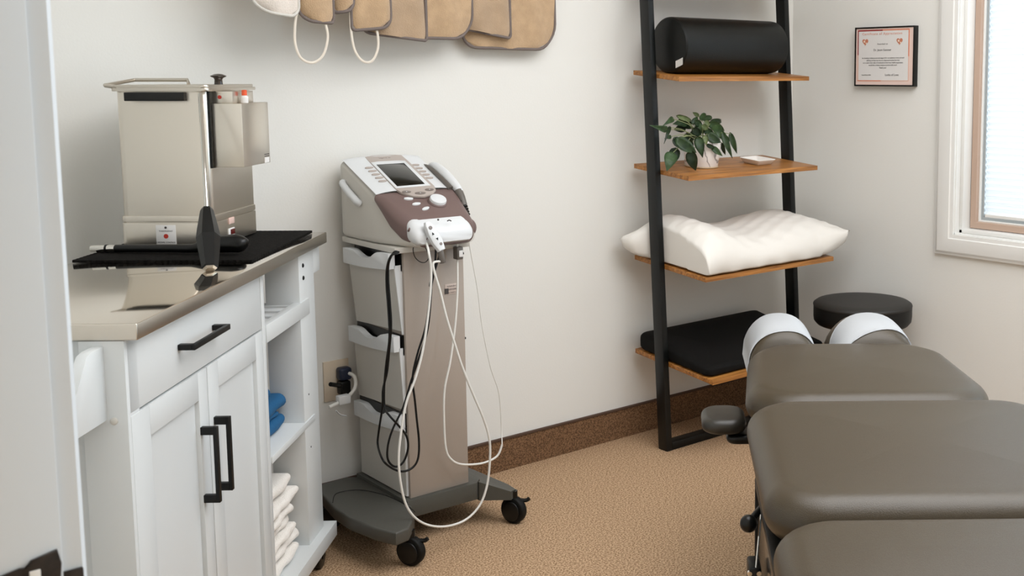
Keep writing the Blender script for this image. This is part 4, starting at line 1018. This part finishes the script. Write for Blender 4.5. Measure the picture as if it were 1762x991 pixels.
# cables
def cable(name, pts, r, m, label, k=6, parent=None):
    bm = tube(B(), pts, r, 8, k)
    if parent: return obj(name, bm, m, parent, ang=80)
    return single(name, bm, m, label, 'cable', pts[0], group=None, ang=80)
rem = [(738, 436), (742, 470), (738, 530), (728, 600), (715, 650), (700, 690), (692, 730), (686, 790), (692, 845), (705, 880), (730, 901), (765, 906), (800, 895), (825, 870), (838, 835), (843, 790), (842, 755), (832, 720), (815, 680), (795, 630), (782, 590), (768, 545), (757, 500), (748, 470), (746, 452)]
pts = [Vector((-1.912, -0.43, 0.868))]+[at(x, y, y=-0.462) for x, y in rem]+[pb_+Vector((0.003, 0.0, -0.03))]
cable('remote_cable', pts, 0.0033, M_cablew, 'white cable looping low in front of the machine column from the remote')
w2 = [(787, 418), (787, 450), (787, 500), (783, 560), (775, 620), (765, 670), (764, 720), (767, 770), (776, 790), (795, 799), (830, 797), (855, 785), (864, 765)]
w2b = [(863, 740), (861, 700), (857, 670), (845, 635), (835, 590), (828, 550), (822, 500), (813, 450), (807, 415), (804, 385)]
pts = [at(x, y, y=-0.385) for x, y in w2]+[at(x, y, y=-0.36) for x, y in w2b]
usc = cable('ultrasound_cable', pts[:13], 0.0032, M_cablew, 'white cable hanging down the right of the column then sweeping right')
obj('thin_lead', tube(B(), pts[12:], 0.0016, 6, 6), M_cablew, usc)
f0, f1 = at(788, 424, y=-0.385), at(788, 446, y=-0.385)
bm = B(); box(bm, f0.x-0.010, f0.x+0.010, -0.397, -0.373, f1.z, f0.z, 0.003); fb = obj('ferrite_bead', bm, M_probegrey, usc)
obj('white_tag', box(B(), f0.x-0.004, f0.x+0.0075, -0.3985, -0.3965, f1.z+0.008, f0.z-0.010, 0.0005), M_stick, fb)
X1 = -1.995
lead1 = [at(x, y, x=X1) for x, y in ((686, 434), (678, 434), (669, 452), (668, 480), (671, 520), (673, 560), (670, 600), (666, 640), (659, 670), (658, 700), (652, 740), (650, 765))]
lead1 += [at(x, y, y=-0.40) for x, y in ((658, 790), (672, 804), (690, 811), (708, 806), (719, 790), (721, 760), (717, 720), (714, 690), (710, 650), (718, 610), (733, 560), (741, 500), (747, 470), (756, 440), (764, 415))]
cable('black_lead', lead1, 0.0030, M_cableb, 'black lead hung over the top bin and looping to below the column label')
lead2 = [at(x, y, x=X1-0.004) for x, y in ((684, 436), (673, 440), (666, 460), (665, 490), (668, 530), (670, 580), (664, 630), (661, 670), (662, 702))]
lead2 += [at(x, y, y=-0.395) for x, y in ((670, 715), (690, 737), (700, 752), (702, 772), (694, 795), (680, 803), (668, 792), (667, 770), (675, 740), (694, 700), (706, 660), (720, 618), (736, 565), (742, 500), (740, 490), (748, 460), (750, 430), (750, 415))]
cable('black_lead', lead2, 0.0030, M_cableb, 'black lead making the small inner figure-of-eight loop on the bins')
lead3 = [at(x, y, y=-0.375) for x, y in ((727, 416), (712, 424), (713, 440), (722, 450), (732, 451), (738, 442), (733, 428), (724, 418))]
cable('thin_black_wire', lead3, 0.0012, M_cableb, 'thin black wire curled under the machine nose')

# ------------------------------------------------------------------ wall outlet with plugs
ou = thing('wall_outlet', 'cream wall outlet plate between the cart and the machine', 'outlet', (-1.986, 0, 0.357))
obj('plate', box(B(), -2.026, -1.947, -0.006, 0, 0.357, 0.478, 0.002), M_outlet, ou)
pg = thing('power_plug', 'navy blue and black plugs in the outlet with a white cord', 'plug', (-1.965, -0.03, 0.40))
bm = B(); box(bm, -1.990, -1.952, -0.040, -0.006, 0.420, 0.458, 0.008, 3); obj('navy_plug', bm, M_navy, pg)
bm = B(); box(bm, -1.988, -1.955, -0.036, -0.006, 0.375, 0.417, 0.006, 3); obj('black_plug', bm, M_blackplastic, pg)
bm = B(); cyl(bm, (-1.985, -0.03, 0.405), (-2.030, -0.058, 0.424), 0.0065, 14, 0.001); obj('black_cord_end', bm, M_blackplastic, pg)
bm = B(); tube(bm, [(-1.962, -0.038, 0.440), (-1.955, -0.060, 0.432), (-1.962, -0.075, 0.405), (-1.985, -0.080, 0.385), (-2.01, -0.085, 0.375), (-2.05, -0.09, 0.366)], 0.0055, 10); obj('white_cord', bm, M_cablew, pg, ang=70)
bm = B(); box(bm, -2.022, -1.985, -0.095, -0.070, 0.366, 0.392, 0.004); obj('cord_clip', bm, M_shellw, pg)
bm = B(); tube(bm, [(-2.030, -0.09, 0.352), (-2.018, -0.09, 0.338), (-2.000, -0.09, 0.330)], 0.004, 8, flat=0.5); obj('tie_end', bm, M_shellw, pg)

# ------------------------------------------------------------------ hot pack covers hanging on the back wall
rkx = thing('wall_rack', 'metal rack rail on the wall above the hanging covers', 'rack', (-1.72, 0, 1.80))
obj('rail', box(B(), -2.40, -1.10, -0.02, 0.0, 1.80, 1.83, 0.003), M_steel, rkx)
def cover(pxl, pxr, pyb, y0, m, rl, rr, label, ztop_=1.80, slant=0.0, bulge=0.02, yaw=0.0, th=0.016, pip=M_piping, strap=None, notch=None):
    """a padded terry pack cover hanging from the rack: rounded bottom corners, corded edge"""
    bl = at(pxl, pyb, y=y0); br = at(pxr, pyb, y=y0)
    x0, x1 = bl.x, br.x; zb = (bl.z+br.z)/2; w_ = x1-x0
    cvr = thing('hot_pack_cover', label, 'hot pack cover', ((x0+x1)/2, y0, zb), 0, 'terry hot pack covers hanging on the wall')
    # outline, anticlockwise from top left
    edge = [(x0, ztop_), (x0, zb+rl)]
    for i in range(1, 8):
        a = PI+PI/2*i/8; edge.append((x0+rl+rl*math.cos(a), zb+rl+rl*math.sin(a)))
    edge.append((x0+rl, zb)); edge.append((x1-rr, zb))
    for i in range(1, 8):
        a = -PI/2+PI/2*i/8; edge.append((x1-rr+rr*math.cos(a), zb+rr+rr*math.sin(a)))
    edge += [(x1, zb+rr), (x1, ztop_)]
    def yy(x, z):
        u = (x-x0)/w_*2-1
        return y0-bulge*(1-u*u)*0.6+yaw*(x-x0)+0.004*math.sin(x*55+z*13)
    def zz(x, z): return z+slant*(x-(x0+x1)/2)
    # grid-filled faces: two padded sheets
    for sgn, nm in ((-1, 'front_pad'), (1, 'back_pad')):
        bm = B(); N, K = 14, 16; rows = []
        for j in range(K+1):
            tz = j/K; row = []
            z = zb+(ztop_-zb)*(1-tz)
            if z < zb+rl: lo_ = x0+rl-math.sqrt(max(0, rl*rl-(zb+rl-z)**2))
            else: lo_ = x0
            if z < zb+rr: hi_ = x1-rr+math.sqrt(max(0, rr*rr-(zb+rr-z)**2))
            else: hi_ = x1
            for i in range(N+1):
                s = i/N; x = lo_+(hi_-lo_)*s
                e = min(1, min(s, 1-s)*5)*min(1, (z-zb)/0.03+0.0)
                puff = th*0.5*math.sqrt(max(0, 1-(1-e)**2))
                row.append((x, yy(x, z)+sgn*puff, zz(x, z)))
            rows.append(row)
        skin(bm, rows, closed=False, cap=False)
        obj(nm, bm, m, cvr, ang=80)
    bm = tube(B(), [(x, yy(x, z), zz(x, z)) for x, z in edge], 0.0048, 8, 1, smoothp=False); obj('piping', bm, pip, cvr, ang=80)
    if strap:
        ps = [at(a, b, y=y0-0.004) for a, b in strap]
        bm = tube(B(), ps, 0.0036, 8, 5, flat=0.45); obj('strap', bm, M_tape, cvr, ang=80)
    # hook on the rail
    hx_ = (x0+x1)/2
    obj('hook', tube(B(), [(hx_, -0.01, 1.815), (hx_, y0-0.012, 1.82), (hx_, y0-0.02, 1.79)], 0.003, 6, 3), M_chrome, cvr)
    return cvr
cover(797, 955, 84, -0.040, M_terry, 0.045, 0.085, 'large tan terry cover, lowest and rightmost on the wall', slant=-0.01)
cover(790, 877, 57, -0.070, M_terry2, 0.012, 0.012, 'narrow tan cover in front of the rightmost one', slant=-0.16, th=0.012)
cover(690, 813, 66, -0.095, M_terry, 0.03, 0.075, 'broad tan cover with rounded right corner, third from the right', slant=0.0)
cover(622, 733, 63, -0.125, M_terry2, 0.03, 0.010, 'tan cover with sharp folded right corner, fourth from the right', slant=-0.10, th=0.012)
cover(604, 672, 50, -0.150, M_terry, 0.012, 0.035, 'tan cover with the right-hand white hanging loop', slant=0.10, strap=[(603, 20), (604, 50), (610, 85), (624, 105), (640, 105), (650, 85), (650, 60), (644, 35)])
cover(574, 608, 20, -0.165, M_terry, 0.01, 0.03, 'small tan cover between the two loops', slant=0.15, th=0.012)
cover(514, 575, 38, -0.180, M_terry, 0.04, 0.012, 'tan cover with the left-hand white hanging loop', slant=-0.03, strap=[(512, 18), (508, 40), (508, 75), (518, 100), (538, 108), (556, 95), (564, 65), (560, 40), (556, 25)])
cover(430, 515, 24, -0.200, M_terryw, 0.06, 0.03, 'whitish cover, leftmost of the hanging row', slant=-0.10, pip=M_shell)
